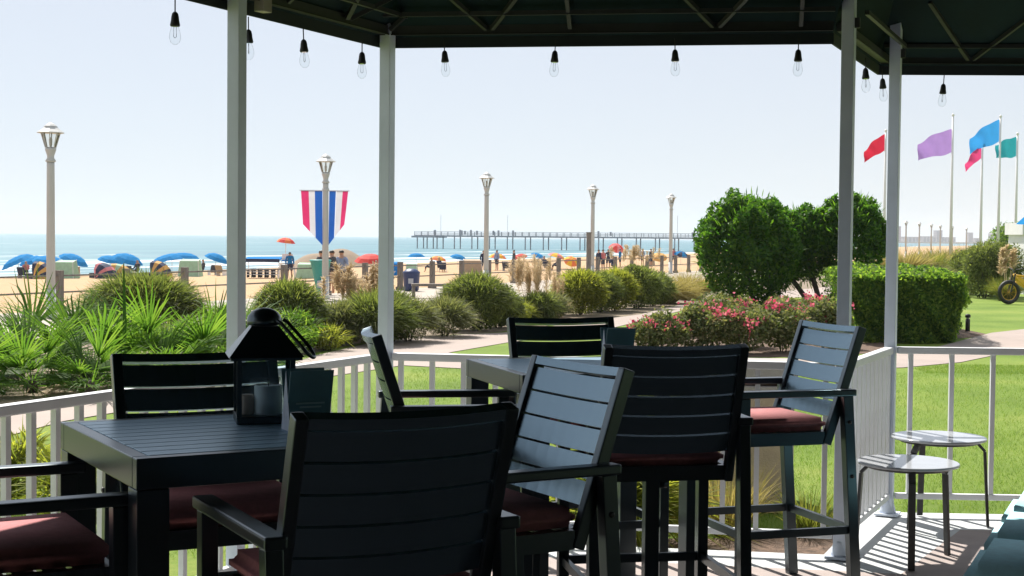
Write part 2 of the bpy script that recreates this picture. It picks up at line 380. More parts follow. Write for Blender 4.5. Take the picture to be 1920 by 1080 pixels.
sheet('rose_bed', [(1.5, 21.9), (4.6, 22.1), (6.0, 23.4), (6.3, 25.0), (9.0, 27.6), (9.0, 35), (4.2, 35), (2.2, 27)], G+.006, M['mulch'])
# strip of bark and stones just outside the deck
sheet('bark_strip', [(.35, 7.72), (1.62, 7.52), (1.86, 7.98), (2.18, 8.72), (1.9, 8.9), (1.2, 8.6), (.5, 8.55)], G+.006, M['mulch'])
# far low shore across the end of the bay
b = MB(); b.prism([(520, 2300), (1700, 2300), (2100, 3000), (640, 3000)], -2, .6); struct('far_shore', b.mesh('far_shore'), M['tan'])
# sand heaped up on the beach
mx_, my_ = -18.0, 150.0
gv = []
for j in range(13):
    for i in range(25):
        u, v = i/24*2-1, j/12*2-1; h = max(0, 1-u*u)**1.2*max(0, 1-v*v)
        gv.append((mx_+u*5.2, my_+v*4, -1.75+1.9*h*(1+.12*math.sin(7*u+3*v))))
gf = [[j*25+i, j*25+i+1, (j+1)*25+i+1, (j+1)*25+i] for j in range(12) for i in range(24)]
struct('hill', np_mesh('hill', np.array(gv), np.array(gf), True), M['mound'])

# ------------------------------------------------------------------ deck
wall_d = Vector((.41, .91)).normalized()
B2, C2, D2 = Vector((-.664, 7.81)), Vector((1.665, 7.42)), Vector((2.205, 8.61))
def off(p, d, k): return p+d*k
A0 = B2-wall_d*11.6                      # left edge, far behind the camera
E2 = D2+Vector((8.0, -.40))  # canopy and deck carried wide out of view to cut side light
outl = [(A0.x-.10, A0.y), (B2.x-.12, B2.y+.08), (C2.x-.06, C2.y+.10), (D2.x-.1, D2.y+.12), (E2.x, E2.y+.12), (E2.x, -3.1), (A0.x, -3.1)]
b = MB(); b.prism(outl, G-.1, -.004); struct('deck', b.mesh('deck'), M['deckedge'])
inl = [(A0.x+.36, A0.y), (B2.x+.14, B2.y-.30), (C2.x+.22, C2.y-.34), (D2.x+.30, D2.y-.42), (E2.x, E2.y-.40), (E2.x, -3.0), (A0.x+.36, -3.0)]
sheet('paving', inl, 0, M['deck'])

# ------------------------------------------------------------------ gazebo
gz = thing('gazebo', 'dark green canvas gazebo on grey posts over the deck', 'gazebo', (.5, 3, 0))
ox, oy = .5, 3.0
def gl(p): return (p[0]-ox, p[1]-oy, p[2])
PA = B2-wall_d*1.36
ZE = 2.59
wall_rot = Matrix.Rotation(-math.atan2(wall_d.x, wall_d.y), 4, 'Z')
for p, top in ((PA, 3.0), (B2, 3.0), (C2, 3.1), (D2, 3.1)):
    po = MB().box(gl((p.x, p.y, top/2+.006)), (.062, .062, top), wall_rot, .004).obj('post', M['post'], gz)
    b = MB(); b.box(gl((p.x, p.y, .009)), (.13, .13, .012), wall_rot); b.lathe([(.05, .015), (.047, .03), (.036, .075), (.034, .09)], 12, gl((p.x, p.y, 0)))
    b.obj('base_flange', M['post'], po)
    MB().box(gl((p.x+.035, p.y-.02, ZE+.09)), (.03, .02, .05), wall_rot).obj('bracket', M['frame'], po)
eave = [A0-wall_d*1.0+Vector((-.03, .01)), Vector((B2.x-.03, B2.y+.05)), Vector((C2.x-.06, C2.y+.10)), Vector((D2.x-.03, D2.y+.28)), Vector((E2.x+.3, E2.y+.28))]
cen = Vector((1.2, 1.2))
def inward(p, k): q = (cen-p); q.normalize(); return p+q*k
canv = [(p, 0) for p in eave]
ring = [Vector((p.x, p.y, ZE+.05)) for p in eave]+[Vector((E2.x+.3, -3.2, ZE+.05)), Vector((eave[0].x, -3.2, ZE+.05))]
apex = Vector((1.6, 1.6, ZE+5.0))
for a, c in zip(ring, ring[1:]+ring[:1]):
    b = MB(); up = Vector((0, 0, .012))
    vs = [Vector(gl(v)) for v in (a, c, apex, a+up, c+up, apex+up)]
    vv = [b.bm.verts.new(v) for v in vs]
    for f in ((0, 1, 2), (5, 4, 3), (0, 3, 4, 1), (1, 4, 5, 2), (2, 5, 3, 0)): b.bm.faces.new([vv[i] for i in f])
    b.obj('canopy_panel', M['canopy'], gz)
def nrm_in(a, c):
    d = (c-a).normalized(); n = Vector((-d.y, d.x)); m_ = (a+c)/2
    return n if (cen-m_).dot(n) > 0 else -n
for a, c in zip(eave, eave[1:]):
    n = nrm_in(a, c); d = (c-a).normalized()
    a3 = lambda p, z, k=0.: gl((p.x+n.x*k, p.y+n.y*k, z))
    MB().bar(a3(a, ZE+.028), a3(c, ZE+.028), .012, .056).obj('valance', M['valance'], gz)
    MB().bar(a3(a, ZE+.085, .045), a3(c, ZE+.085, .045), .045, .045).obj('eave_beam', M['frame'], gz)
    MB().bar(a3(a, ZE+.062, .0725), a3(c, ZE+.062, .0725), .006, .006).obj('light_cable', M['black'], gz)
    MB().bar(a3(a, ZE+.15, .17), a3(c, ZE+.15, .17), .022, .022).obj('purlin', M['frame'], gz)
    ln = (c-a).length; k = max(1, round(ln/1.0)); st = ln/k
    for i in range(k if ln > 1.6 else 0):
        q = a+d*(st*(i+.5))
        for sg in (-1, 1):
            e = q+d*sg*.33
            MB().bar(a3(q+d*sg*.015, ZE+.085, .08), a3(e, ZE+.36, .46), .022, .022).obj('brace', M['frame'], gz)
        MB().bar(a3(q+d*.42, ZE+.085, .08), a3(q+d*.42, ZE+.56, .72), .02, .02).obj('rafter', M['frame'], gz)
bx_ = MB().box((0, 0, 0), (.05, .07, .065), wall_rot, .004).obj('junction_box', M['box'])
jb = B2-wall_d*1.19+Vector((.02, -.01)); bx_.location = (jb.x, jb.y, ZE+.045)
tag(bx_, 'small putty coloured box fixed under the canopy edge beside a post', 'junction box')

# ------------------------------------------------------------------ unseen dark wall added behind the camera to keep reflections dark
b = MB(); b.box((.5, -3.4, 4), (30, .4, 8.4)); hw = b.obj('shade_wall', M['wall']); tag(hw, 'unseen dark wall added behind the deck to block light', 'wall')

# ------------------------------------------------------------------ railings
def railing(a, c, label, n=None, pitch=.118, trim0=.04, trim1=.04):
    L_ = (c-a).length; d = (c-a)/L_; r = thing('railing', label, 'railing', (a.x, a.y, 0), math.atan2(d.y, d.x), 'white railing round the deck')
    MB().box((L_/2, 0, .966), (L_-trim0-trim1, .052, .040), None, .006).obj('top_rail', M['rail'], r)
    MB().box((L_/2, 0, .115), (L_-trim0-trim1, .034, .034), None, .004).obj('bottom_rail', M['rail'], r)
    k = n or int(L_/pitch); bm_ = MB().box((0, 0, .539), (.026, .026, .812)).mesh('baluster'); bm_.materials.append(M['rail'])
    for i in range(k):
        o = link('baluster', bm_, None, r); o.location = ((i+.5)*L_/k, 0, 0)
    return r
A1 = B2-wall_d*6.2
railing(A1, B2, 'long white railing running beside the palmettos and the near table', pitch=.128)
railing(B2, C2, 'white railing across the deck front behind the farther table', n=14)
railing(C2, D2, 'short white railing section with closely lined up balusters beside the round tables', n=11)
railing(D2, Vector((D2.x+4, D2.y-.2)), 'white railing in front of the sunny lawn behind the round tables', n=17)

# ------------------------------------------------------------------ string lights
def bulb_at(p, label):
    t = thing('light_bulb', label, 'light bulb', p, 0, 'clear bulbs hung along the canopy edge')
    MB().tube([(0, 0, 0), (0, 0, .06)], .0028, 6).obj('cord', M['black'], t)
    MB().lathe([(.006, .004), (.013, -.004), (.016, -.018), (.017, -.030), (.021, -.050), (.019, -.056)], 14).obj('socket', M['black'], t)
    bm_ = MB().lathe([(.013, -.057), (.019, -.072), (.0235, -.092), (.024, -.106), (.018, -.122), (.008, -.130)], 16); bm_.obj('bulb', M['bulb'], t)
    MB().tube([(-.005, 0, -.058), (-.006, 0, -.098), (0, 0, -.104), (.006, 0, -.098), (.005, 0, -.058)], .0012, 5).obj('filament', M['legmetal'], t)
    return t
def on_edge(i, f, k=.045): 
    a, c = eave[i], eave[i+1]; n = nrm_in(a, c); p = a+(c-a)*f; return Vector((p.x+n.x*k, p.y+n.y*k))
def edge_at(i, ux):
    """point of eave i seen along the bearing x/y = ux"""
    a, c = on_edge(i, 0), on_edge(i, 1); d = c-a; return a+d*((ux*a.y-a.x)/(d.x-ux*d.y))
proto = None
blab = ['bulb nearest the left end of the canopy edge, in the open sky', 'bulb half hidden by the first post', 'first bulb to the right of the first post', 'bulb just left of the second post',
        'first bulb to the right of the second post', 'second of four bulbs along the front edge', 'third of four bulbs along the front edge', 'last front edge bulb before the third post',
        'bulb just right of the third post', 'bulb closest to the left of the fourth post', 'single bulb hanging above the purple flag']
for (i, u, z), lb in zip(((0, 327, 2.515), (0, 464, 2.512), (0, 567, 2.525), (0, 676, 2.53), (1, 830, 2.565), (1, 1036, 2.56), (1, 1260, 2.56), (1, 1490, 2.555), (2, 1616, 2.545), (2, 1648, 2.55), (3, 1762, 2.53)), blab):
    p = edge_at(i, (u-960)/2780)
    if proto is None: proto = bulb_at((p.x, p.y, z), lb); continue
    o = copy_tree(proto); o.location = (p.x, p.y, z); o['label'] = lb; o.rotation_euler = (random.uniform(-.07, .07), random.uniform(-.07, .07), random.random()*3)

# ------------------------------------------------------------------ bar chairs and tables
BK0, BK1 = Vector((0, -.175, .700)), Vector((0, -.345, 1.214))
bdir = (BK1-BK0).normalized()
def arc_slat(h, c, hw=.238, th=.016, bow=.022, n=8):
    """slat following the curve of the back, h tall along the lean"""
    b = MB(); nrm = Vector((0, -bdir.z, bdir.y)); rows = []
    for i in range(n+1):
        x = -hw+2*hw*i/n; q = c+Vector((x, 0, 0))+nrm*(bow*(1-(x/hw)**2))
        rows.append([b.bm.verts.new(q+bdir*(sz*h/2)+nrm*(st*th/2)) for sz, st in ((-1, -1), (1, -1), (1, 1), (-1, 1))])
    for r0, r1 in zip(rows, rows[1:]):
        for k in range(4): b.bm.faces.new((r0[k], r0[(k+1) % 4], r1[(k+1) % 4], r1[k]))
    b.bm.faces.new(rows[0][::-1]); b.bm.faces.new(rows[-1])
    return b.mesh('slat')
def make_chair():
    t = thing('bar_chair', '-', 'bar chair', group='charcoal bar chairs round the two tables')
    dk = M['dark']
    for sx in (-1, 1):
        x = sx*.285
        MB().bar((x, .245, 0), (x, .245, .914), .042, .048, (0, 1, 0), .003).obj('leg', dk, t)
        MB().bar((x, -.315, 0), (x, -.255, .914), .042, .048, (0, 1, 0), .003).obj('leg', dk, t)
        MB().box((x, 0, .930), (.054, .585, .030), None, .006).obj('arm', dk, t)
        for by, bz in ((-.262, .80), (-.28, .56)): MB().lathe([(.009, 0), (.009, .004), (.005, .007)], 10).obj('bolt', M['legmetal'], t).matrix_local = Matrix.Translation((x+sx*.021, by, bz)) @ Matrix.Rotation(sx*math.pi/2, 4, 'Y')
        MB().bar((sx*.252, BK0.y, BK0.z), (sx*.252, BK1.y, BK1.z), .032, .042, (0, 1, 0), .005).obj('back_post', dk, t)
        MB().bar((x, -.27, .32), (x, .221, .32), .020, .034).obj('stretcher', dk, t)
    MB().box((0, .245, .32), (.528, .020, .034)).obj('stretcher', dk, t)
    MB().box((0, -.293, .32), (.528, .020, .034)).obj('stretcher', dk, t)
    b = MB(); b.box((0, .226, .728), (.528, .034, .056)); b.box((0, -.180, .728), (.47, .030, .056))
    for sx in (-1, 1): b.box((sx*.249, .022, .728), (.030, .372, .056))
    for k in range(5): b.box((0, -.12+k*.075, .735), (.466, .055, .014))
    b.obj('seat_frame', dk, t)
    b = MB(); g = bmesh.ops.create_cube(b.bm, size=1)
    bmesh.ops.transform(b.bm, matrix=Matrix.Translation((0, .025, .785)) @ Matrix.Diagonal((.475, .44, .058, 1)), verts=g['verts'])
    bmesh.ops.bevel(b.bm, geom=b.bm.edges[:], offset=.022, segments=3, affect='EDGES')
    for f in b.bm.faces: f.smooth = True
    b.obj('cushion', M['cushion'], t)
    ln = (BK1-BK0).length
    link('top_rail', arc_slat(.026, BK0+bdir*(ln-.014), th=.036), M['slat'], t)
    pos = ln-.028-.008; sh = .0705
    while pos-sh > .06:
        link('slat', arc_slat(sh, BK0+bdir*(pos-sh/2)), M['slat'], t); pos -= sh+.0075
    return t
ch0 = make_chair()
e1, e2 = Vector((-.495, .869)), Vector((.869, .495))
f1, f2 = Vector((-.31, .951)), Vector((.951, .31))
chairs = [
 ((-1.335, 3.84), e2, 'bar chair cut off by the picture edge with its wine red seat open to view'),
 ((-.875, 4.49), -e1*.98-e2*.06, 'bar chair on the palmetto side of the near table, behind the lantern'),
 ((-.385, 3.575), Vector((-.46, .888)), 'nearest bar chair with its broad black back turned to us'),
 ((-.085, 4.395), -e2, 'bar chair with a sky blue sheen on its slats at the near table'),
 ((-.225, 6.02), Vector((.985, .17)), 'bar chair seen edge on with a white glint on its top, beside the second post'),
 ((.34, 6.775), -f1, 'bar chair against the front railing, only its low dark back showing above the farther table'),
 ((.535, 5.66), Vector((-.17, .985)), 'bar chair before the farther table with its slatted back and underside turned to us'),
 ((1.145, 6.70), -f2, 'bar chair with shining grey slats and sunlit orange seat before the third post')]
for i, ((x, y), f, lb) in enumerate(chairs):
    o = ch0 if i == 0 else copy_tree(ch0)
    o.location = (x, y, .002); o.rotation_euler = (0, 0, math.atan2(-f.x, f.y)); o['label'] = lb
    if i == 6:
        b = MB(); b.box((0, -.02, .35), (.055, .055, .70), None, .004); b.box((0, -.02, .008), (.2, .2, .012)); b.tube([(.03, -.02, .66), (.062, -.02, .66)], .016, 10)
        b.obj('pedestal', M['dark'], o)

def make_table():
    t = thing('bar_table', '-', 'bar table', group='square charcoal bar tables'); h = .405; dk = M['dark']
    for sx in (-1, 1):
        for sy in (-1, 1): MB().box((sx*(h-.042), sy*(h-.042), .484), (.082, .082, .968), None, .003).obj('leg', dk, t)
    for s in (-1, 1):
        MB().box((0, s*(h-.02), 1.008), (2*h, .04, .078), None, .003).obj('apron', dk, t)
        MB().box((s*(h-.02), 0, 1.008), (.04, 2*h-.082, .078), None, .003).obj('apron', dk, t)
    k = 10; w = (2*h-.084)/k
    pm = MB().box((0, 0, 0), (2*h-.084, w-.005, .018), None, .0018).mesh('plank'); pm.materials.append(M['sheentop'])
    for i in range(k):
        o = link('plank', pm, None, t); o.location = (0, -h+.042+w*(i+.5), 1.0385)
    MB().box((0, 0, 1.005), (2*h-.09, .05, .04)).obj('cross_beam', dk, t)
    return t
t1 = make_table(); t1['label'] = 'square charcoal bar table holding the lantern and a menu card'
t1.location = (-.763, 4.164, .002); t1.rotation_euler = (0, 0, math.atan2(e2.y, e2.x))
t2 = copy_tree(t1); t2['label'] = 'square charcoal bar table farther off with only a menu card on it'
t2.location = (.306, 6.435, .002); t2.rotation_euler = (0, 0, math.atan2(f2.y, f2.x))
# ------------------------------------------------------------------ lantern
TZ = 1.050
ln_ = thing('lantern', 'black metal lantern with candles and a ring handle on the near table', 'lantern', (-.730, 4.37, TZ), rad(14))
hw = .077
b = MB(); b.box((0, 0, .012), (.17, .17, .022), None, .003); b.obj('base', M['dark'], ln_)
for sx in (-1, 1):
    for sy in (-1, 1): MB().box((sx*hw, sy*hw, .105), (.014, .014, .164)).obj('corner_post', M['dark'], ln_)
for k in range(4):
    R = Matrix.Rotation(k*math.pi/2, 4, 'Z')
    MB().box(R @ Vector((0, hw, .105)), (.1395, .002, .1635), R).obj('pane', M['glass'], ln_)
def frustum(b, w0, z0, w1, z1):
    vs = [b.bm.verts.new((sx*w, sy*w, z)) for w, z in ((w0, z0), (w1, z1)) for sx, sy in ((-1, -1), (1, -1), (1, 1), (-1, 1))]
    for f in ((3, 2, 1, 0), (4, 5, 6, 7), (0, 1, 5, 4), (1, 2, 6, 5), (2, 3, 7, 6), (3, 0, 4, 7)): b.bm.faces.new([vs[i] for i in f])
b = MB(); frustum(b, .108, .196, .040, .283); b.box((0, 0, .191), (.205, .205, .008)); rf = b.obj('roof', M['dark'], ln_)
MB().lathe([(.036, .284), (.050, .286), (.052, .296), (.048, .312), (.036, .326), (.018, .334), (.002, .336)], 20).obj('cap', M['dark'], ln_)
pts = [(.048, -.030, .300)]                # bail handle folded down over one side of the roof
for k in range(4): pts.append((.062+.019*k, -.030, .292-.020*k))
for k in range(13):
    a = math.pi*k/12; pts.append((.128+.030*math.sin(a)*.8, -.030*math.cos(a), .222-.030*math.sin(a)))
for k in range(4): pts.append((.119-.019*k, .030, .232+.020*k))
pts.append((.048, .030, .300))
hd = MB().tube(pts, .0055, 8).obj('handle', M['dark'], ln_); hd.rotation_euler = (0, 0, rad(-24))
cn = MB().lathe([(.0395, .0), (.041, .004), (.041, .082), (.037, .086), (.034, .083), (.002, .082)], 24).obj('candle', M['candle']); cn.location = (-.715, 4.355, TZ+.0235)
tag(cn, 'broad white pillar candle inside the lantern', 'candle')
MB().tube([(0, 0, .082), (.001, 0, .094)], .0014, 5).obj('wick', M['black'], cn)
c2 = MB().lathe([(.021, .0), (.022, .003), (.022, .055), (.018, .058), (.002, .056)], 18).obj('candle', M['candle2']); c2.location = (-.777, 4.345, TZ+.0235)
tag(c2, 'small cream candle beside the white candle in the lantern', 'candle')
# ------------------------------------------------------------------ menu cards
def menu(loc, rz, label, w=.128, h=.172, sp=.042):
    t = thing('menu_card', label, 'menu card', loc, rz, 'standing menu cards on the tables')
    for sg, nm in ((-1, 'front_face'), (1, 'back_face')):
        tilt = Matrix.Rotation(-sg*math.atan2(sp, h), 4, 'X')
        fc = MB().box((0, sg*sp/2, h/2+.001), (w, .003, h), tilt).obj(nm, M['card'], t)
        if sg < 0:
            b = MB(); rows = [(.83, .5), (.71, .30), (.63, .62), (.57, .55), (.45, .66), (.39, .5), (.27, .6), (.21, .44)]
            for v, ww in rows:
                z = v*h; y = sg*sp*(1-v)*1.0-.0022
                b.box((0, y, z), (w*ww, .0006, .005), tilt)
            b.obj('print', M['ink'], fc)
    b = MB(); b.prism([(-w/2+.001, -sp+.006), (-w/2+.002, -sp+.006), (-w/2+.002, sp-.006), (-w/2+.001, sp-.006)], 0, .002)
    vs = [(-w/2, -sp+.003, .001), (-w/2, sp-.003, .001), (-w/2, 0, h-.004), (-w/2+.002, -sp+.003, .001), (-w/2+.002, sp-.003, .001), (-w/2+.002, 0, h-.004)]
    vv = [b.bm.verts.new(v) for v in vs]
    for f in ((0, 1, 2), (5, 4, 3), (0, 3, 4, 1), (1, 4, 5, 2), (2, 5, 3, 0)): b.bm.faces.new([vv[i] for i in f])
    b.obj('side_panel', M['cardside'], t)
    return t
menu((-.577, 4.19, TZ), rad(27), 'dark teal menu card beside the lantern on the near table')
menu((.45, 6.27, TZ), rad(18), 'dark teal menu card on the farther table')

# ------------------------------------------------------------------ round side tables
def side_table(x, y, h, r, angs, label):
    t = thing('side_table', label, 'side table', (x, y, .002), 0, 'round side tables')
    MB().lathe([(r-.008, h-.016), (r-.001, h-.014), (r, h-.008), (r-.002, h-.002), (r-.007, h)], 48).obj('table_top', M['tabletop'], t)
    b = MB(); b.tube([(r*.8*math.cos(2*math.pi*k/32), r*.8*math.sin(2*math.pi*k/32), h-.025) for k in range(33)], .008, 6, False); b.obj('ring', M['legmetal'], t)
    for a in angs:
        c, s = math.cos(a), math.sin(a)
        b = MB(); b.bar((c*(r-.05), s*(r-.05), h-.034), (c*(r-.012), s*(r-.012), h-.075), .034, .016, (c, s, 0)); b.bar((c*(r-.012), s*(r-.012), h-.078), (c*(r+.012), s*(r+.012), 0), .034, .016, (c, s, 0), .003)
        b.obj('leg', M['legmetal'], t)
    return t
side_table(1.995, 7.40, .495, .250, (rad(-100), rad(25), rad(150)), 'lower round side table with a milky top, nearer to the aqua sofa')
side_table(2.415, 8.33, .500, .262, (rad(-138), rad(-12), rad(95)), 'round side table with a milky top in the railing corner')
# ------------------------------------------------------------------ aqua sofa
sf = thing('sofa', 'low outdoor sofa with aqua cushions at the deck side', 'sofa', (1.83, 5.74, .002), math.atan2(wall_d.y, wall_d.x)-math.pi/2)
def pillow(c, size, bev=.05, n=3):
    b = MB(); g = bmesh.ops.create_cube(b.bm, size=1); bmesh.ops.transform(b.bm, matrix=Matrix.Translation(c) @ Matrix.Diagonal((*size, 1)), verts=g['verts'])
    bmesh.ops.bevel(b.bm, geom=b.bm.edges[:], offset=bev, segments=n, affect='EDGES')
    for f in b.bm.faces: f.smooth = True
    return b
for k in range(3):
    y = -.30+k*.62
    sc = pillow((.36, y, .385+.0*k), (.70, .60, .15)).obj('seat_cushion', M['teal'], sf)
    bc = pillow((.80, y, .62), (.18, .58, .40)).obj('back_cushion', M['teal'], sf); 
b = MB(); b.box((.45, .32, .27), (.92, 1.95, .07), None, .006); b.obj('frame', M['dark'], sf)
for x, y in ((.05, -.58), (.85, -.58), (.05, 1.22), (.85, 1.22)): MB().box((x, y, .117), (.05, .05, .234)).obj('leg', M['dark'], sf)
MB().box((.92, .32, .55), (.05, 1.95, .48), None, .005).obj('back_frame', M['dark'], sf)

# ------------------------------------------------------------------ concrete bin beyond the rail
bn = thing('litter_bin', 'square beige concrete litter bin with a dark slot under its grey lid', 'litter bin', (1.54, 9.75, G+.006), rad(-8))
MB().box((0, 0, .38), (.62, .62, .76), None, .015).obj('body', M['beige'], bn)
MB().box((0, 0, .785), (.64, .64, .05), None, .008).obj('rim', M['greyconc'], bn)
MB().box((0, 0, .835), (.55, .55, .05)).obj('slot', M['slot'], bn)
MB().box((0, 0, .90), (.66, .66, .08), None, .012).obj('lid', M['greyconc'], bn)

# ------------------------------------------------------------------ vegetation
def leaf_obj(name, vf, m, parent=None, smooth=False):
    return link(name, np_mesh(name, vf[0], vf[1], smooth), m, parent)
def stems(parent, c, h, r, n, rr=.012):
    b = MB()
    for k in range(n):
        a = random.random()*6.28; q = r*random.uniform(.25, .8)
        b.tube([(c[0]+.05*math.cos(a), c[1]+.05*math.sin(a), c[2]), (c[0]+q*.5*math.cos(a), c[1]+q*.5*math.sin(a), c[2]+h*.4), (c[0]+q*math.cos(a+.3), c[1]+q*math.sin(a+.3), c[2]+h*.8)], [rr, rr*.8, rr*.4], 5)
    return b.obj('stem', M['bark'], parent)
def shrub(x, y, w, h, label, lm, n=9000, size=.055, asp=.45, tuft=0.25, lobes=14, dep=None, name='shrub', group=None, spiky=0):
    t = thing(name, label, 'shrub', (x, y, G), 0, group); r = (w/2, (dep or w)/2, h*.60)
    P, Nn = lobed(n, (0, 0, h*.44), r, lobes, .40)
    lo = P[:, 2] < .04; P[lo, 2] = rng.uniform(.03, h*.3, lo.sum()); ok = P[:, 2] > .02; P, Nn = P[ok], Nn[ok]
    vf = [leaves(P, Nn, size, asp)]
    k = int(n*tuft*.35)                                  # loose twigs standing out of the outline
    if k:
        d = unit(rng.normal(0, 1, (k, 3))+np.array([0, 0, .6])); d[:, 2] = np.abs(d[:, 2])
        base = np.array([0, 0, h*.44])+d*np.array(r)*.86
        vf.append(blades(base, d+rng.normal(0, .3, (k, 3)), rng.uniform(.10, .26, k)*(1+spiky), size*.35, rng.uniform(0, .8, k), 3))
    leaf_obj('foliage', join(*vf), L[lm], t); stems(t, (0, 0, 0), h*.85, w*.45, 7); return t
def clump(x, y, w, h, label, lm='tall', n=1500, plumes=0, ph=.5, lean=(0, 0), bw=.012, name='grass_clump', cat='ornamental grass', pm='straw', droop=(.3, 1.0), pw=.05):
    t = thing(name, label, cat, (x, y, G)); a = rng.uniform(0, 6.283, n); q = np.sqrt(rng.random(n))*w*.16
    base = np.stack([q*np.cos(a), q*np.sin(a), np.zeros(n)], 1)
    sp = rng.uniform(.05, .62, n)*w/max(h, .3)*.72
    d = np.stack([np.cos(a)*sp+lean[0], np.sin(a)*sp+lean[1], np.ones(n)], 1)
    leaf_obj('blades', blades(base, d, h*rng.uniform(.6, 1.12, n), bw, rng.uniform(*droop, n), 5), L[lm], t)
    if plumes:
        vs = []
        for k in range(plumes):
            aa = random.random()*6.28; o = random.uniform(0, w*.28); dx, dy = math.cos(aa)*o, math.sin(aa)*o
            tip = np.array([dx*1.6+lean[0]*h, dy*1.6+lean[1]*h, h+ph*random.uniform(.1, .75)])
            st = np.array([[dx*.3, dy*.3, h*.2]]); v = (tip-st[0])[None]
            vs.append(blades(st, v, np.linalg.norm(v, axis=1), bw*.8, np.array([.05]), 3))
            m_ = 110; f = rng.random(m_); pl = .42*ph+.18
            pb = tip+np.stack([rng.normal(0, .012, m_), rng.normal(0, .012, m_), (f-.75)*pl], 1)
            pd = np.stack([rng.normal(0, .42, m_)-.2, rng.normal(0, .42, m_), np.full(m_, .8)], 1)
            vs.append(blades(pb, pd, pl*rng.uniform(.25, .5, m_)*(1-.5*np.abs(f-.4)), pw*.28, np.full(m_, .5), 2))
        leaf_obj('plumes', join(*vs), L[pm], t)
    return t

# clipped trees behind the roses
def ball_tree(x, y, label, balls, trunk):
    t = thing('clipped_tree', label, 'tree', (x, y, G)); vf = []
    for (cx, cy, cz, rx, ry, rz, n) in balls:
        P, Nn = lobed(n, (cx, cy, cz), (rx, ry, rz), 90, .17, 4)
        vf.append(leaves(P, Nn, .105, .5, .7))
        d = unit(rng.normal(0, 1, (420, 3))); vf.append(blades(np.array([cx, cy, cz])+d*np.array([rx, ry, rz])*.93, d+np.array([0, 0, .5]), rng.uniform(.10, .26, 420), .035, rng.uniform(0, .5, 420), 2))
    leaf_obj('crown', join(*vf), L['box'], t)
    b = MB()
    for p in trunk: b.tube(p, [.075, .06, .05, .035][:len(p)], 8)
    b.obj('trunk', M['bark'], t)
ball_tree(5.20, 32.6, 'tall egg shaped clipped tree, the larger of the two, by the curving path', [(0, 0, 1.46, 1.20, 1.15, 1.38, 32000)],
          [[(.15, 0, 0), (.1, 0, .5), (0, .1, 1.2)], [(.15, 0, 0), (.45, .1, .5), (.5, 0, 1.0)], [(.12, .05, 0), (-.35, .1, .6), (-.5, 0, 1.1)]])
ball_tree(7.35, 33.4, 'clipped tree with twin lobes between the egg shaped tree and the third post', [(.25, 0, 1.72, .88, .9, 1.10, 19000), (-.75, .2, 1.62, .75, .8, .90, 14000), (-1.25, .1, 1.35, .5, .6, .62, 6000)],
          [[(-.4, 0, 0), (-.45, 0, .5), (-.7, .1, 1.4)], [(-.35, 0, 0), (-.05, .1, .6), (.2, 0, 1.2)], [(-.38, .05, 0), (-.75, .1, .5), (-1.1, 0, .95)], [(-.3, 0, 0), (.3, .1, .55), (.6, 0, 1.1)]])
# hedge: a clipped block that bends away
hd_ = thing('hedge', 'clipped block hedge with a bright flat top beside the fourth post', 'hedge', (6.75, 25.2, G))
n = 42000; u = rng.random(n); k = rng.random(n)
ln0 = 6.2; along = u*ln0
def hedge_c(s): return np.stack([.25*s-.10*np.maximum(0, s-3)**2*.3, s], 1)
fw = 1.02
side = rng.integers(0, 10, n); yy = np.zeros(n); xx = np.zeros(n); zz = np.zeros(n); Nn = np.zeros((n, 3))
H_ = 1.16
top = side < 3; front = (side >= 3) & (side < 7); rgt = (side >= 7) & (side < 9); lft = side == 9
xx[top] = rng.uniform(-fw, fw, top.sum()); yy[top] = rng.random(top.sum())*ln0; zz[top] = H_+rng.normal(0, .015, top.sum()); Nn[top] = (0, 0, 1)
xx[front] = rng.uniform(-fw, fw, front.sum()); yy[front] = rng.normal(0, .04, front.sum()); zz[front] = rng.uniform(.03, H_, front.sum()); Nn[front] = (0, -1, 0)
for mk, sg in ((rgt, 1), (lft, -1)):
    xx[mk] = sg*fw+rng.normal(0, .04, mk.sum()); yy[mk] = rng.random(mk.sum())*ln0; zz[mk] = rng.uniform(.03, H_, mk.sum()); Nn[mk] = (sg, 0, 0)
inn = rng.random(n) < .22
xx[inn] *= rng.uniform(.6, .97, inn.sum()); zz[inn] *= rng.uniform(.8, .98, inn.sum())
shr = 1-.20*np.clip((.75-zz)/.75, 0, 1)                  # drawn in towards the ground
xx *= shr; yy = np.where(front, yy+.25*(1-shr)*2, yy)
bump = .05*np.sin(xx*5+yy*3)+.045*np.sin(zz*9+xx*7)+.03*np.sin(xx*17+zz*13)
P = np.stack([xx, yy, zz], 1)+Nn*bump[:, None]
P[:, 0] += .25*P[:, 1]-.018*P[:, 1]**2; P[:, 1] += .10*P[:, 0]+.10*P[:, 0]**2*(P[:, 1] < 1.)
leaf_obj('foliage', leaves(P, Nn, .075, .5, .6), L['hedge'], hd_)
b = MB(); b.box((.55, 2.5, .5), (1.2, 4.2, .8), Matrix.Rotation(rad(-10), 4, 'Z')); b.obj('inner_branches', M['bark'], hd_)

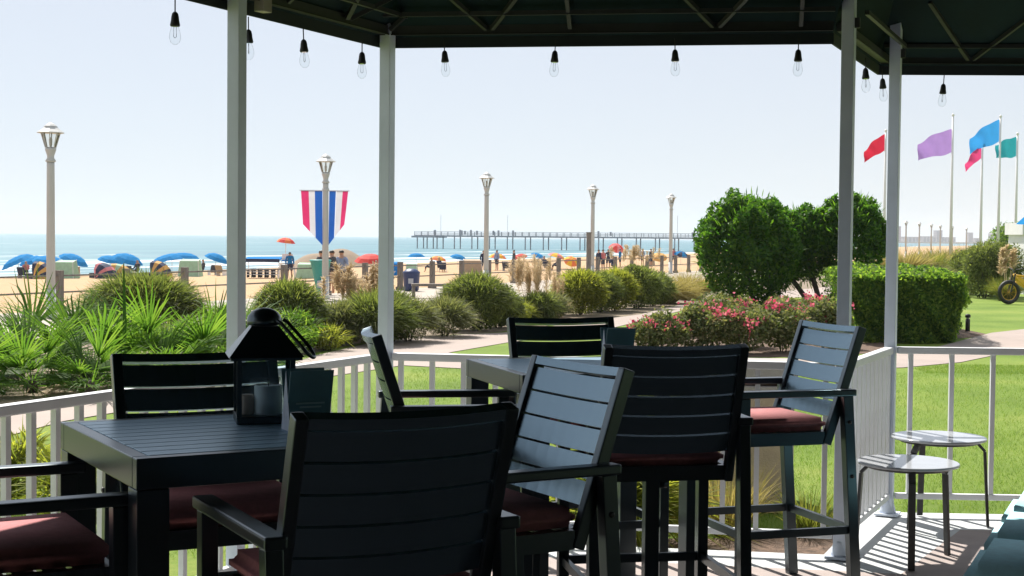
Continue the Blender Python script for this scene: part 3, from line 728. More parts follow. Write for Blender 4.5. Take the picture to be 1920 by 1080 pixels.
# shrub belt between the path and the boardwalk
belt = 'shrubs along the path edge'
shrub(-6.05, 24.3, 2.05, .98, 'broad dark shrub with a light fuzzy top behind the palmettos', 'shrub', 15000, .06, .3, .8, 18, 1.5, group=belt, spiky=.5)
shrub(-4.5, 23.0, .62, .62, 'low round shrub half hidden by the first post', 'hedge', 5000, .05, group=belt)
shrub(-3.45, 23.0, 1.20, 1.00, 'dark green shrub with loose bright tips between the first post and the striped banners', 'shrub', 11000, .06, .35, .6, 12, group=belt)
shrub(-3.22, 21.9, 0.95, 0.62, 'small dark rounded shrub right behind the lantern handle', 'hedge', 6500, .05, .5, .1, 9, group=belt)
shrub(-2.80, 22.5, 0.61, 0.33, 'tiny yellow green shrub on the bark by the path edge', 'shrubyel', 2600, .045, .45, .3, 6, group=belt)
shrub(-2.22, 23.9, 1.25, .72, 'dull green shrub just left of the second post', 'shrub', 9000, .05, .35, .9, 10, group=belt, spiky=.4)
shrub(-1.72, 24.6, 0.90, 0.62, 'silvery shrub just right of the second post', 'shrubgrey', 5000, .05, .35, .8, 8, group=belt, spiky=.3)
shrub(-1.18, 25.9, 0.90, 0.58, 'feathery grey green shrub beside the big bright shrub', 'shrubgrey', 5000, .05, .3, .9, 8, group=belt, spiky=.3)
shrub(-.66, 27.6, 1.42, 1.02, 'bright topped shrub in front of the third lamp post', 'shrub', 13000, .06, .4, .5, 13, group=belt)
shrub(.10, 29.9, 0.79, 0.43, 'low fresh green shrub at the foot of the straw plumes', 'shrubyel', 3500, .05, .45, .3, 7, group=belt)
shrub(.85, 31.6, 0.79, 0.52, 'low olive shrub between the straw plumes and the yellow shrub', 'shrubgrey', 3500, .05, .4, .5, 7, group=belt)
shrub(1.52, 33.6, 1.30, .98, 'yellow topped shrub with a dark base near the fourth lamp post', 'shrubyel', 11000, .065, .4, .5, 12, group=belt)
shrub(2.45, 35.6, 1.15, .96, 'shaggy yellow green shrub in the middle of the far row', 'shrubyel', 9000, .065, .4, .6, 10, group=belt)
shrub(3.12, 37.0, 1.34, 1.01, 'olive green shrub beside the arching golden grass', 'shrub', 9000, .065, .4, .6, 10, group=belt)
for x, y, w, h, lm, lb in [(-5.0, 22.4, 1.0, .32, 'shrub', 'low spreading shrub behind the palmettos by the first post'), (-2.75, 23.6, .9, .62, 'shrubgrey', 'dusty grey green shrub between the banner post and the lantern'),
        (-2.0, 24.5, 1.0, .8, 'shrub', 'dull dark shrub directly behind the second post'), (-.25, 28.6, .9, .72, 'shrub', 'dark green shrub tucked beside the big bright shrub'), (.55, 30.6, .9, .55, 'shrub', 'dark low shrub under the straw plumes'),
        (2.05, 34.8, 1.1, .92, 'shrub', 'green shrub squeezed between two yellow topped shrubs'), (3.65, 38.4, 1.2, .85, 'shrub', 'dark shrub at the foot of the golden grass')]:
    shrub(x, y, w, h, lb, lm, 7000, .06, .4, .5, 10, group=belt)
for x, y, w, h, lb in [(14.7, 41.6, 1.5, 1.75, 'tall green bush under the cream plume'), (15.6, 43.0, 1.8, 1.7, 'green bush cut off by the picture edge behind the bicycle')]:
    shrub(x, y+4.5, w, h, lb, 'shrub', 7000, .09, .5, .4, 10)
clump(-2.75, 24.9, 1.0, .75, 'grass clump with two fat straw plumes by the banner lamp post', 'tall', 1300, 13, .62, pw=.10)
clump(-2.42, 25.6, .8, .70, 'grass clump with one orange tinted plume in front of the man in blue', 'tall', 900, 12, .66, pw=.12)
clump(.38, 31.0, 1.15, .80, 'green grass clump topped by many upright straw plumes', 'tall', 1700, 30, .62, pw=.05)
clump(.95, 32.6, .9, .62, 'pale straw grass tuft behind the plumes', 'straw', 900, 10, .4)
clump(4.05, 40.0, 2.1, 1.20, 'large golden grass arching over the path', 'gold', 3200, 0, lean=(.28, -.05), bw=.016, droop=(.4, 1.0))
clump(5.15, 42.5, 1.9, 1.22, 'golden grass half hidden by the egg shaped tree', 'gold', 2400, 0, lean=(.2, 0), bw=.016)
clump(3.5, 42.6, 1.9, 1.25, 'tan grass standing behind the arching golden grass', 'gold', 2400, 24, .3, bw=.016)
# farther row beyond the hedge
for i, (x, y, w, h, lm, lb) in enumerate([
    (17.6, 67, 2.6, 1.35, 'gold', 'far golden grass close to the fourth post'), (20.4, 73, 2.4, 1.2, 'tall', 'far green tuft beside the far golden grass'),
    (22.6, 78, 2.8, 1.35, 'gold', 'far tawny grass left of the purple flag pole'), (25.2, 84, 2.8, 1.25, 'tall', 'far olive grass right of the purple flag pole'),
    (27.8, 90, 3.0, 1.4, 'gold', 'far arching grass by the pale bend of the path'), (30.6, 96, 3.0, 1.4, 'gold', 'last far grass before the dark far bushes')]):
    clump(x, y, w*1.35, h*1.45, lb, lm, 1900, 0, bw=.05, droop=(.3, .9))
for i, (x, y, w, h, lb) in enumerate([(35.5, 104, 4.6, 3.2, 'dark far bush left of the blue flag pole'), (37.6, 103, 4.2, 3.4, 'dark far bush behind the blue flag pole'), (31.2, 82, 4.2, 2.5, 'dark far bush right of the cream plume')]):
    shrub(x, y, w, h, lb, 'hedge', 5000, .18, .5, .3, 12)
clump(14.75, 44.2, 1.3, 1.0, 'green grass clump with one fat cream plume by the bicycle', 'tall', 1500, 7, .8, pw=.22, bw=.02)
shrub(13.6, 47.5, 1.9, .85, 'pale scrubby shrub beyond the hedge end', 'shrubgrey', 5000, .07, .3, .8, 10, spiky=.4)
shrub(15.2, 49.0, 1.6, 1.5, 'green shrub behind the yellow bicycle', 'shrub', 6000, .09, .4, .5, 10)
# roses
for i, (x, y, w, h, lb) in enumerate([(2.20, 22.2, .85, .66, 'rose bush at the path side with red sprays reaching up'), (2.85, 22.6, .9, .74, 'rose bush second from the path side'),
    (3.55, 22.6, .95, .74, 'rose bush with a thick cluster of red blooms in the middle'), (4.25, 23.1, .95, .80, 'rose bush in front of the tree trunks'),
    (5.0, 23.9, .9, .78, 'rose bush behind the third post'), (3.4, 24.0, 1.3, .85, 'back row rose bush under the egg shaped tree'), (4.9, 25.6, 1.2, .80, 'back row rose bush with yellowing leaves under the twin lobed tree')]):
    t = thing('rose_bush', lb, 'rose bush', (x, y, G), 0, 'red flowering rose bushes')
    P, Nn = lobed(5200, (0, 0, h*.48), (w*.55, w*.5, h*.55), 16, .40, 3); P = P[P[:, 2] > .03]; Nn = np.tile([0, 0, 1.], (len(P), 1))
    leaf_obj('foliage', leaves(P, Nn, .060, .6, 1.0), L['rose'], t)
    fl = []
    for kk in range(9):
        a = random.random()*6.28; q = w*.5*math.sqrt(random.random()); z = h*(.62+.45*random.random())-.3*q*q
        m_ = random.choice((10, 16, 30)); c = np.array([q*math.cos(a), q*math.sin(a)-.08, z])
        pp = c+rng.normal(0, 1, (m_, 3))*np.array([.055, .055, .042]); fl.append(leaves(pp, pp-c, .052, .85, .5))
        fl.append(blades(np.array([[c[0]*.6, c[1]*.6, z-.3]]), np.array([[c[0]*.4, c[1]*.4, .3]]), np.array([.32]), .008, np.array([0.]), 2))
    tag(leaf_obj('blossoms', join(*fl), L['petal'], t), kind='stuff'); stems(t, (0, 0, 0), h*.8, w*.4, 6, .008)
# low plants at the deck edge
shrub(.62, 8.28, .45, .42, 'yellowing grassy tuft on the bark behind the chair legs', 'shrubyel', 1500, .06, .14, 2.5, 8, spiky=1.0)
clump(1.30, 8.75, .65, .55, 'thin yellow grass tuft in front of the concrete bin', 'gold', 500, 0, bw=.007, droop=(.2, .9))
clump(1.78, 8.75, .55, .42, 'green grass tuft beside the third post', 'tall', 420, 0, bw=.007)
clump(.98, 8.9, .6, .5, 'straw coloured tuft between the chair legs', 'gold', 420, 0, bw=.007)
for x, y, w, h, lb in ((-2.55, 8.6, .5, .45, 'small leafy plant behind the near railing with yellow shoots'), (-2.15, 9.2, .55, .5, 'small leafy plant beside the chair on the palmetto side'), (-3.2, 9.6, .5, .4, 'small yellow green plant at the path edge')):
    shrub(x, y, w, h, lb, 'shrubyel', 1600, .05, .5, .5, 8)

# palmettos
def frond_mesh(nb=26, pet=.55, bl=.62, spread=2.5, lm='palm'):
    vs = []; ang = np.linspace(-spread/2, spread/2, nb)+rng.normal(0, .02, nb)
    tip = np.array([0, pet*.42, pet*.9])
    fwd = np.array([0, .48, .88]); sd = np.array([1., 0, 0])
    d = np.cos(ang)[:, None]*fwd+np.sin(ang)[:, None]*sd+np.array([0, .10, 0])*np.abs(ang)[:, None]
    ll = bl*(1-.30*(np.abs(ang)/(spread/2))**2)*rng.uniform(.9, 1.08, nb)
    base = np.tile(tip, (nb, 1)); n_ = np.cross(unit(d), np.array([0, 1, -.5])); n_ = unit(n_)
    segs = 4; rows = []
    for i in range(segs+1):
        f = i/segs; p = base+unit(d)*(ll*f)[:, None]+np.array([0, .10, -.34])*(ll*f**2.6*rng.uniform(.3, .9, nb))[:, None]
        w = .030*(1-.9*f**1.8)*(.45+.55*min(1, f*3)); fold = np.array([0, .35, .2])*w*.8
        rows += [p-n_*w/2+fold, p, p+n_*w/2+fold]
    V = np.stack(rows, 1).reshape(-1, 3); K = 3*(segs+1)
    q = np.array([[3*i+a, 3*i+a+1, 3*i+a+4, 3*i+a+3] for i in range(segs) for a in (0, 1)])
    F = (np.arange(nb)[:, None, None]*K+q[None]).reshape(-1, 4); vs.append((V, F))
    vs.append(blades(np.zeros((1, 3)), np.array([[0, .42, .9]]), np.array([pet*1.02]), .022, np.array([0.]), 3))
    me = np_mesh('frond', *join(*vs)); me.materials.append(L[lm]); return me
FR = [frond_mesh(20, .40, .80, 1.9), frond_mesh(17, .50, .85, 1.5), frond_mesh(22, .30, .75, 2.3), frond_mesh(13, .5, .95, 1.15)]
FRD = frond_mesh(15, .40, .65, 1.9, 'straw')
def palmetto(x, y, s, nf, label):
    t = thing('palmetto', label, 'palmetto', (x, y, G), random.random()*6, 'palmettos behind the near railing')
    MB().lathe([(.06, 0), (.07, .05), (.05, .12), (.02, .16)], 9).obj('trunk', M['bark'], t)
    for k in range(nf):
        el = k/nf; o = link('frond', FRD if (el > .72 and random.random() < .35) else random.choice(FR), None, t)
        o.location = (0, 0, .08); o.rotation_euler = (rad(2-80*el**1.05+random.uniform(-10, 10)), random.uniform(-.35, .35), k*2.399+random.uniform(-.3, .3))
        q = s*random.uniform(.85, 1.15); o.scale = (q, q, q)
for a in [(-5.95, 17.9, 1.02, 26, 'palmetto at the picture edge, its fronds spreading over the railing end'), (-5.05, 17.6, 1.05, 26, 'full palmetto between the picture edge and the big dark shrub'),
          (-4.30, 17.5, .95, 24, 'palmetto right below the big dark shrub'), (-3.65, 17.9, .98, 24, 'palmetto behind the chair back with fronds leaning to the first post'),
          (-3.15, 18.6, .75, 20, 'palmetto behind the first post'), (-5.25, 16.2, .92, 24, 'nearest palmetto, low against the near railing'), (-6.3, 16.6, .95, 24, 'palmetto mostly outside the picture edge'), (-4.55, 16.0, .72, 20, 'small palmetto at the path bend'),
          (-5.75, 15.4, .72, 20, 'low palmetto at the picture edge in front of the taller ones'), (-3.95, 16.9, .75, 20, 'small palmetto behind the middle of the chair back')]:
    palmetto(*a)
# one tall young blade standing out of the palmettos
b = MB(); b.tube([(0, 0, 0), (.01, 0, .7), (.0, 0, 1.42)], [.028, .024, .006], 6); sp_ = b.obj('palmetto_spear', L['palm']); sp_.location = (-4.35, 16.6, G)
tag(sp_, 'single unopened palmetto spear standing upright before the big dark shrub', 'palmetto spear')

# lawn blades close to the deck
def lawn_patch(n, x0, x1, y0, y1, hmin, hmax, w):
    P = np.stack([rng.uniform(x0, x1, n), rng.uniform(y0, y1, n), np.full(n, G)], 1); return P
P = np.concatenate([lawn_patch(90000, -3.2, 6.5, 7.9, 13.5, 0, 0, 0), lawn_patch(60000, -3.2, 7.5, 13.5, 19.8, 0, 0, 0), lawn_patch(9000, 5.5, 7.8, 19.6, 21, 0, 0, 0)])
def inside_deck(P):
    x, y = P[:, 0], P[:, 1]; bad = np.zeros(len(P), bool)
    bad |= (x <= -.784+.02) & ((x+.78)*.91-(y-7.89)*.41 > -.1)
    bad |= (x > -.79) & (x <= 1.64) & (y < 7.98-.163*(x+.79)); bad |= (x > 1.6) & (x <= 2.15) & (y < 7.56+(x-1.6)*2.2); bad |= (x > 2.1) & (y < 8.76-.05*(x-2.1))
    bad |= (x > .35) & (x < 2.0) & (y > 7.4) & (y < 8.85-.2*abs(x-1.2))
    bad |= (x < -1.3-.0*y) & (x < -2.0-(19.6-y)*.38+1.15) & (y < 20); bad |= (x < 5.3) & (y > 19.55); bad |= (np.abs(x-1.54) < .36) & (np.abs(y-9.75) < .36)
    bad |= (x >= 5.3) & (y > 20.35+(x-5.4)*.9-.1)
    return bad
P = P[~inside_deck(P)]; n = len(P)
dd = np.stack([rng.normal(0, .42, n), rng.normal(0, .42, n), np.ones(n)], 1)
gr = leaf_obj('grass', blades(P, dd, rng.uniform(.025, .055, n), .0055, rng.uniform(0, .8, n), 1), L['grassblade']); tag(gr, kind='stuff')

# ------------------------------------------------------------------ lamp posts, fence, banners
def lamp_post(x, y, label):
    t = thing('lamp_post', label, 'lamp post', (x, y, G), .2, 'cream lamp posts along the boardwalk')
    MB().lathe([(.13, 0), (.13, .04), (.104, .05), (.101, .60)], 14).obj('base', M['lamp'], t)
    MB().lathe([(.092, .58), (.078, 3.12), (.078, 3.2)], 14).obj('shaft', M['lamp'], t)
    b = MB(); b.lathe([(.10, 3.2), (.105, 3.23), (.07, 3.28), (.075, 3.34), (.11, 3.44), (.115, 3.48), (.06, 3.5)], 12); b.obj('neck', M['lamp'], t)
    MB().lathe([(.10, 3.50), (.185, 3.78)], 8, smooth=False).obj('glass', M['lampglass'], t)
    b = MB()
    for k in range(8):
        a = k*math.pi/4; b.tube([(.103*math.cos(a), .103*math.sin(a), 3.49), (.19*math.cos(a), .19*math.sin(a), 3.79)], .011, 5)
    b.lathe([(.012, 3.5), (.03, 3.55), (.035, 3.66), (.012, 3.7)], 8); b.obj('cage', M['lamp'], t)
    b = MB(); b.lathe([(.27, 3.785), (.275, 3.80), (.19, 3.86), (.14, 3.90), (.13, 3.93), (.08, 3.97), (.02, 4.0)], 8, smooth=False); b.obj('hood', M['lamp'], t)
    return t
lp = lamp_post(-9.45, 30.36, 'nearest and tallest looking cream lamp post, at the palmettos')
for x, y, lb in ((-5.18, 41.09, 'cream lamp post carrying the two striped banners'), (-.91, 51.6, 'cream lamp post above the bright topped shrub, in front of the pier'),
                 (3.37, 62.43, 'cream lamp post beside the tall wooden post before the pier'), (7.89, 73.9, 'farthest cream lamp post near the egg shaped tree'), (12.3, 85.5, 'cream lamp post hidden behind the clipped trees'),
                 (42.96, 162, 'first thin far lamp post right of the fourth post'), (47.6, 173.6, 'second thin far lamp post right of the fourth post'), (52.5, 186, 'thin far lamp post by the slim grey tower'), (56.8, 197, 'thin far lamp post just left of the lilac flag pole'), (63.3, 213.5, 'faint far lamp post touching the lilac flag pole'), (71.6, 234, 'faint far lamp post between two flag poles')):
    if x == 12.3: continue
    o = copy_tree(lp); o.location = (x, y, G); o['label'] = lb; o['group'] = 'cream lamp posts along the boardwalk'
# banners: three stripes each, cut to a point at the post
def banner(side, label):
    t = thing('banner', label, 'banner', (-5.18, 41.09, G), rad(12), 'striped banners on a lamp post')
    s = side; zt = 2.98; wd = .68 if s < 0 else .62
    def bot(x): return zt-(.92+.56*(1-x/wd)) if x < wd*.999 else zt-.92
    lean = .10*(1 if s > 0 else .6)
    xs = [(.09, .30, 'bblue'), (.30, .47, 'bwhite'), (.47, wd, 'bmagenta')]
    if s > 0: xs[0] = (.10, .28, 'bblue')
    for x0, x1, mm in xs:
        b = MB(); nn = 7; rows = []
        for i in range(nn+1):
            f = i/nn; r = []
            for x in (x0, (x0+x1)/2, x1):
                zb = zt-.92-.58*(1-(x-.09)/(wd-.09)); z = zt+(zb-zt)*f
                xx = s*(x-lean*f*(x/wd)*1.0)+.0; r.append(b.bm.verts.new((xx, .03*math.sin(5*x+4*f)*f-.01, z)))
            rows.append(r)
        for r0, r1 in zip(rows, rows[1:]):
            for k in range(2): b.bm.faces.new((r0[k], r0[k+1], r1[k+1], r1[k]))
        b.obj('stripe', M[mm], t)
    MB().bar((s*.07, 0, zt+.012), (s*(wd+.04), 0, zt+.012), .024, .024).obj('banner_arm', M['bwhite'], t)
    MB().lathe([(.092, 2.98), (.098, 2.99), (.098, 3.05), (.092, 3.06)], 14).obj('clamp', M['lamp'], t) if s < 0 else None
banner(-1, 'left striped banner in magenta, white and blue on the lamp post'); banner(1, 'right striped banner in blue, white and magenta on the lamp post')
# boardwalk fence: timber posts, two pipes
fp = 0
proto_p = None
fence_dir = Vector((.395, .919)).normalized()
fpos = [Vector((-10.1, 33.05))+fence_dir*(2.34*k) for k in range(-6, 33)]
fen = thing('boardwalk_fence', 'timber post and pipe fence between the boardwalk and the sand', 'fence', (fpos[0].x, fpos[0].y, G))
pm_ = MB().box((0, 0, .46), (.15, .15, .92), None, .012).box((0, 0, .06), (.22, .22, .12)).mesh('post'); pm_.materials.append(M['wood'])
for p in fpos:
    o = link('post', pm_, None, fen); o.location = (p.x-fpos[0].x, p.y-fpos[0].y, 0); o.rotation_euler.z = -.4
for z in (.80, .43):
    q = fpos[-1]-fpos[0]; MB().tube([(0, 0, z), (q.x, q.y, z)], .022, 6).obj('pipe', M['wood'], fen)
def tall_post(x, y, h, w, lb):
    o = MB().box((0, 0, h/2), (w, w, h), None, .01).box((0, 0, h+.02), (w*1.15, w*1.15, .04)).obj('timber_post', M['wood']); o.location = (x, y, G); tag(o, lb, 'post')
tall_post(3.10, 60.2, 1.95, .19, 'tall timber post touching the fourth lamp post')
bs = MB().lathe([(.20, 0), (.24, .05), (.27, .55), (.28, .60), (.27, .62), (.16, .70), (.07, .72)], 16).obj('bin', M['bin']); bs.location = (-3.22, 47.4, G); tag(bs, 'dark blue rubbish bin beside a fence post', 'bin')
lbm = MB(); lbm.box((0, -.26, .33), (.16, .008, .16)); lbm.obj('sign_plate', M['bwhite'], bs)
tb = thing('teal_bin', 'teal tapered bin beside the banner lamp post', 'bin', (-5.55, 42.9, G))
MB().lathe([(.08, .0), (.10, .1), (.30, 1.0), (.33, 1.02), (.30, 1.05)], 12).obj('body', M['teal2'], tb)
MB().box((.02, -.20, .35), (.16, .1, .2)).obj('sign_plate', M['bwhite'], tb)
bw = thing('bench', 'low timber bench at the boardwalk edge near the blue bin', 'bench', (-2.35, 42.0, G), .1)
MB().box((0, 0, .38), (1.0, .4, .07)).obj('seat', M['wood'], bw)
for s in (-1, 1): MB().box((s*.44, 0, .17), (.09, .36, .345)).obj('leg', M['wood'], bw)

# garden light and bicycle on the far lawn
bl = thing('garden_light', 'short black path light beside the hedge shadow', 'garden light', (8.87, 28.8, G))
MB().lathe([(.045, 0), (.045, .24), (.03, .25)], 12).obj('stem', M['black'], bl); MB().lathe([(.05, .275), (.055, .29), (.05, .33), (.02, .345)], 12).obj('cap', M['black'], bl); MB().lathe([(.03, .25), (.03, .276)], 10).obj('lens', M['bwhite'], bl)
bk = thing('bicycle', 'fat tyred yellow bicycle standing on the far lawn', 'bicycle', (13.95, 41.6, G), rad(12))
def wheel(x):
    R = Matrix.Rotation(math.pi/2, 4, 'X'); b = MB(); n = 28
    pts = [(x+.285*math.cos(2*math.pi*k/n), 0, .345+.285*math.sin(2*math.pi*k/n)) for k in range(n+1)]
    w = b.tube(pts, .058, 8, False).obj('wheel', M['black'], bk)
    b = MB()
    b.tube([(x+.225*math.cos(2*math.pi*k/n), 0, .345+.225*math.sin(2*math.pi*k/n)) for k in range(n+1)], .012, 5, False)
    for k in range(10): b.tube([(x, 0, .345), (x+.225*math.cos(k*.628), 0, .345+.225*math.sin(k*.628))], .004, 4)
    b.obj('rim', M['bikeyellow'], w)
wheel(0); wheel(1.08)
b = MB(); b.tube([(.15, 0, .86), (.22, 0, .72), (.60, 0, .40)], .045, 8); b.tube([(.17, 0, .82), (.78, 0, .74)], .032, 8); b.tube([(.78, 0, .80), (.60, 0, .38)], .030, 8); b.tube([(.60, 0, .38), (1.08, 0, .345), (.78, 0, .72)], .018, 6)
b.box((.42, 0, .60), (.42, .07, .22), Matrix.Rotation(rad(28), 4, 'Y'), .02); b.obj('frame', M['bikeyellow'], bk)
b = MB(); b.tube([(.15, .07, .86), (.02, .07, .345)], .02, 6); b.tube([(.15, -.07, .86), (.02, -.07, .345)], .02, 6); b.obj('fork', M['black'], bk)
b = MB(); b.tube([(.22, .36, 1.02), (.16, .1, .98), (.15, 0, .88), (.16, -.1, .98), (.22, -.36, 1.02)], .016, 6); b.obj('handlebar', M['black'], bk)
MB().box((.80, 0, .87), (.28, .14, .06), None, .02).obj('saddle', M['black'], bk); MB().tube([(.60, -.1, .38), (.60, .1, .38)], .07, 10).obj('crank', M['black'], bk)
# flags
def flag(x, y, ztop, ln, hh, drop, m, pole_top, lb, wob=1.0):
    p = thing('flag_pole', 'thin white pole of the '+lb, 'flag pole', (x, y, G), 0, 'flag poles beyond the hedge')
    MB().tube([(0, 0, 0), (0, 0, (pole_top-G)*.5), (0, 0, pole_top-G)], [.085, .07, .05], 10).obj('shaft', M['white'], p)
    MB().lathe([(.03, 0), (.08, .06), (.06, .13), (.01, .16)], 10, (0, 0, pole_top-G)).obj('finial', M['white'], p)
    f = thing('flag', lb+' flying from its white pole', 'flag', (x, y, ztop), 0, 'plain coloured flags'); nx, nz = 22, 8; V, F = [], []
    for j in range(nz+1):
        for i in range(nx+1):
            u, v = i/nx, j/nz; fold = math.sin(u*7.5*wob+v*2.2)
            V.append((-.06-ln*u*(1-.10*u)+.05*fold*u, .20*fold*u+.10*math.sin(u*13+v*5)*u, -hh*v*(1-.18*u+.10*math.sin(u*6))-drop*(u**1.25)-.08*math.sin(u*9+v*1.5)*u))
    F = [[j*(nx+1)+i, j*(nx+1)+i+1, (j+1)*(nx+1)+i+1, (j+1)*(nx+1)+i] for j in range(nz) for i in range(nx)]
    link('cloth', np_mesh('cloth', np.array(V), np.array(F), True), M[m], f)
flag(23.04, 78, 7.50, 1.95, 1.22, .78, 'f_purple', 8.15, 'lilac flag')
flag(25.53, 78, 8.02, 1.70, 1.15, 1.0, 'f_blue', 8.10, 'sky blue flag', .8)
flag(24.61, 78, 6.66, .92, .68, .95, 'f_pink', 6.72, 'hot pink flag', .6)
flag(26.44, 78, 7.12, 1.20, 1.0, .42, 'f_teal', 7.2, 'dark teal flag', 1.2)
flag(19.53, 78, 7.2, 1.18, .86, .9, 'f_red', 7.3, 'red flag', .9)

# ------------------------------------------------------------------ beach
def zb(x, y):
    q = Vector((x, y))-F0; t, s = q.dot(D), q.dot(N); pr = sandV(t)
    for (s0, z0), (s1, z1) in zip(pr, pr[1:]):
        if s0 <= s <= s1: return z0+(z1-z0)*(s-s0)/(s1-s0)
    return G if s < .35 else -1.75
UC = {}
def umbrella(x, y, c1, lb, r=1.15, h=2.1, tilt=(0, 0), c2=None, zbase=None, grp='beach umbrellas'):
    t = thing('beach_umbrella', lb, 'beach umbrella', (x, y, zb(x, y) if zbase is None else zbase), 0, grp)
    dome = .42 if grp == 'beach umbrellas' else .24; h = h*.64 if grp == 'beach umbrellas' else h
    MB().tube([(0, 0, -.1), (0, 0, h*.72)], .02, 6).obj('pole', M['white'], t)
    T = Matrix.Translation((0, 0, h*.72)) @ Matrix.Rotation(tilt[0], 4, 'X') @ Matrix.Rotation(tilt[1], 4, 'Y'); hc = h*dome
    MB().bar(T @ Vector((0, 0, 0)), T @ Vector((0, 0, hc+.03)), .025, .025, (0, 1, 0)).obj('upper_pole', M['white'], t)
    n = 8
    for k in range(n):
        a0, a1 = 2*math.pi*k/n, 2*math.pi*(k+1)/n; am = (a0+a1)/2; b = MB(); rows = []
        for rr, z in ((.02, hc), (r*.4, hc*.93), (r*.75, hc*.66), (r, hc*.22)):
            rows.append([b.bm.verts.new(T @ Vector((rr*f*math.cos(a), rr*f*math.sin(a), z))) for a, f in ((a0, 1), (am, .955), (a1, 1))])
        for r0, r1 in zip(rows, rows[1:]):
            for j in range(2): b.bm.faces.new((r0[j], r0[j+1], r1[j+1], r1[j]))
        b.obj('canopy_panel', M[c2 if (c2 and k % 2) else c1], t)
    return t
def cabana(x, y, cols, lb, w=2.0, h=1.35, dp=1.5, rz=0, n=6):
    """half dome sun shelter of coloured gores over an open front"""
    t = thing('beach_shelter', lb, 'beach shelter', (x, y, zb(x, y)), rz, 'striped beach shelters')
    for k in range(n):
        b = MB(); rows = []
        for i in range(7):
            v = i/6; rows.append([b.bm.verts.new((w/2*math.cos(math.pi*v)*.5*(1+math.sin(math.pi*v)*.4+.4), -dp*math.cos(el)*math.sin(math.pi*v)*.9, h*math.sin(el)*math.sin(math.pi*v)**.8)) for el in (math.pi*.55*k/n, math.pi*.55*(k+1)/n)])
        for r0, r1 in zip(rows, rows[1:]): b.bm.faces.new((r0[0], r0[1], r1[1], r1[0]))
        b.obj('canopy_panel', M[cols[k % len(cols)]], t)
    for s in (-1, 1): MB().tube([(s*w*.35, 0, 0), (s*w*.3, .05, h*.5)], .02, 5).obj('pole', M['white'], t)
    MB().box((0, .3, .2), (w*.55, .8, .35)).obj('lounger', M['stuffnavy'], t)
    return t
def tent(x, y, c, lb, w=1.9, h=1.25, dp=1.6, rz=0):
    t = thing('beach_tent', lb, 'beach tent', (x, y, zb(x, y)), rz, 'boxy beach tents')
    b = MB(); a, q = w/2, dp/2
    pts = [(-a, -q, .0), (a, -q, 0), (a, q, 0), (-a, q, 0), (-a*.86, -q*.7, h*.9), (a*.86, -q*.7, h*.9), (a*.8, q*.6, h), (-a*.8, q*.6, h)]
    vv = [b.bm.verts.new(p) for p in pts]
    for f in ((0, 1, 5, 4), (1, 2, 6, 5), (3, 0, 4, 7), (4, 5, 6, 7), (2, 3, 7, 6)): b.bm.faces.new([vv[i] for i in f])
    b.obj('cover', M[c], t); 
    for s in (-1, 1): MB().tube([(s*a, -q-.02, 0), (s*a*.86, -q*.7-.02, h*.9), (s*a*.8, q*.6, h+.02)], .018, 5).obj('pole', M['white'], t)
    return t
def bp(u, y): return ((u-960)/2780*y, y)
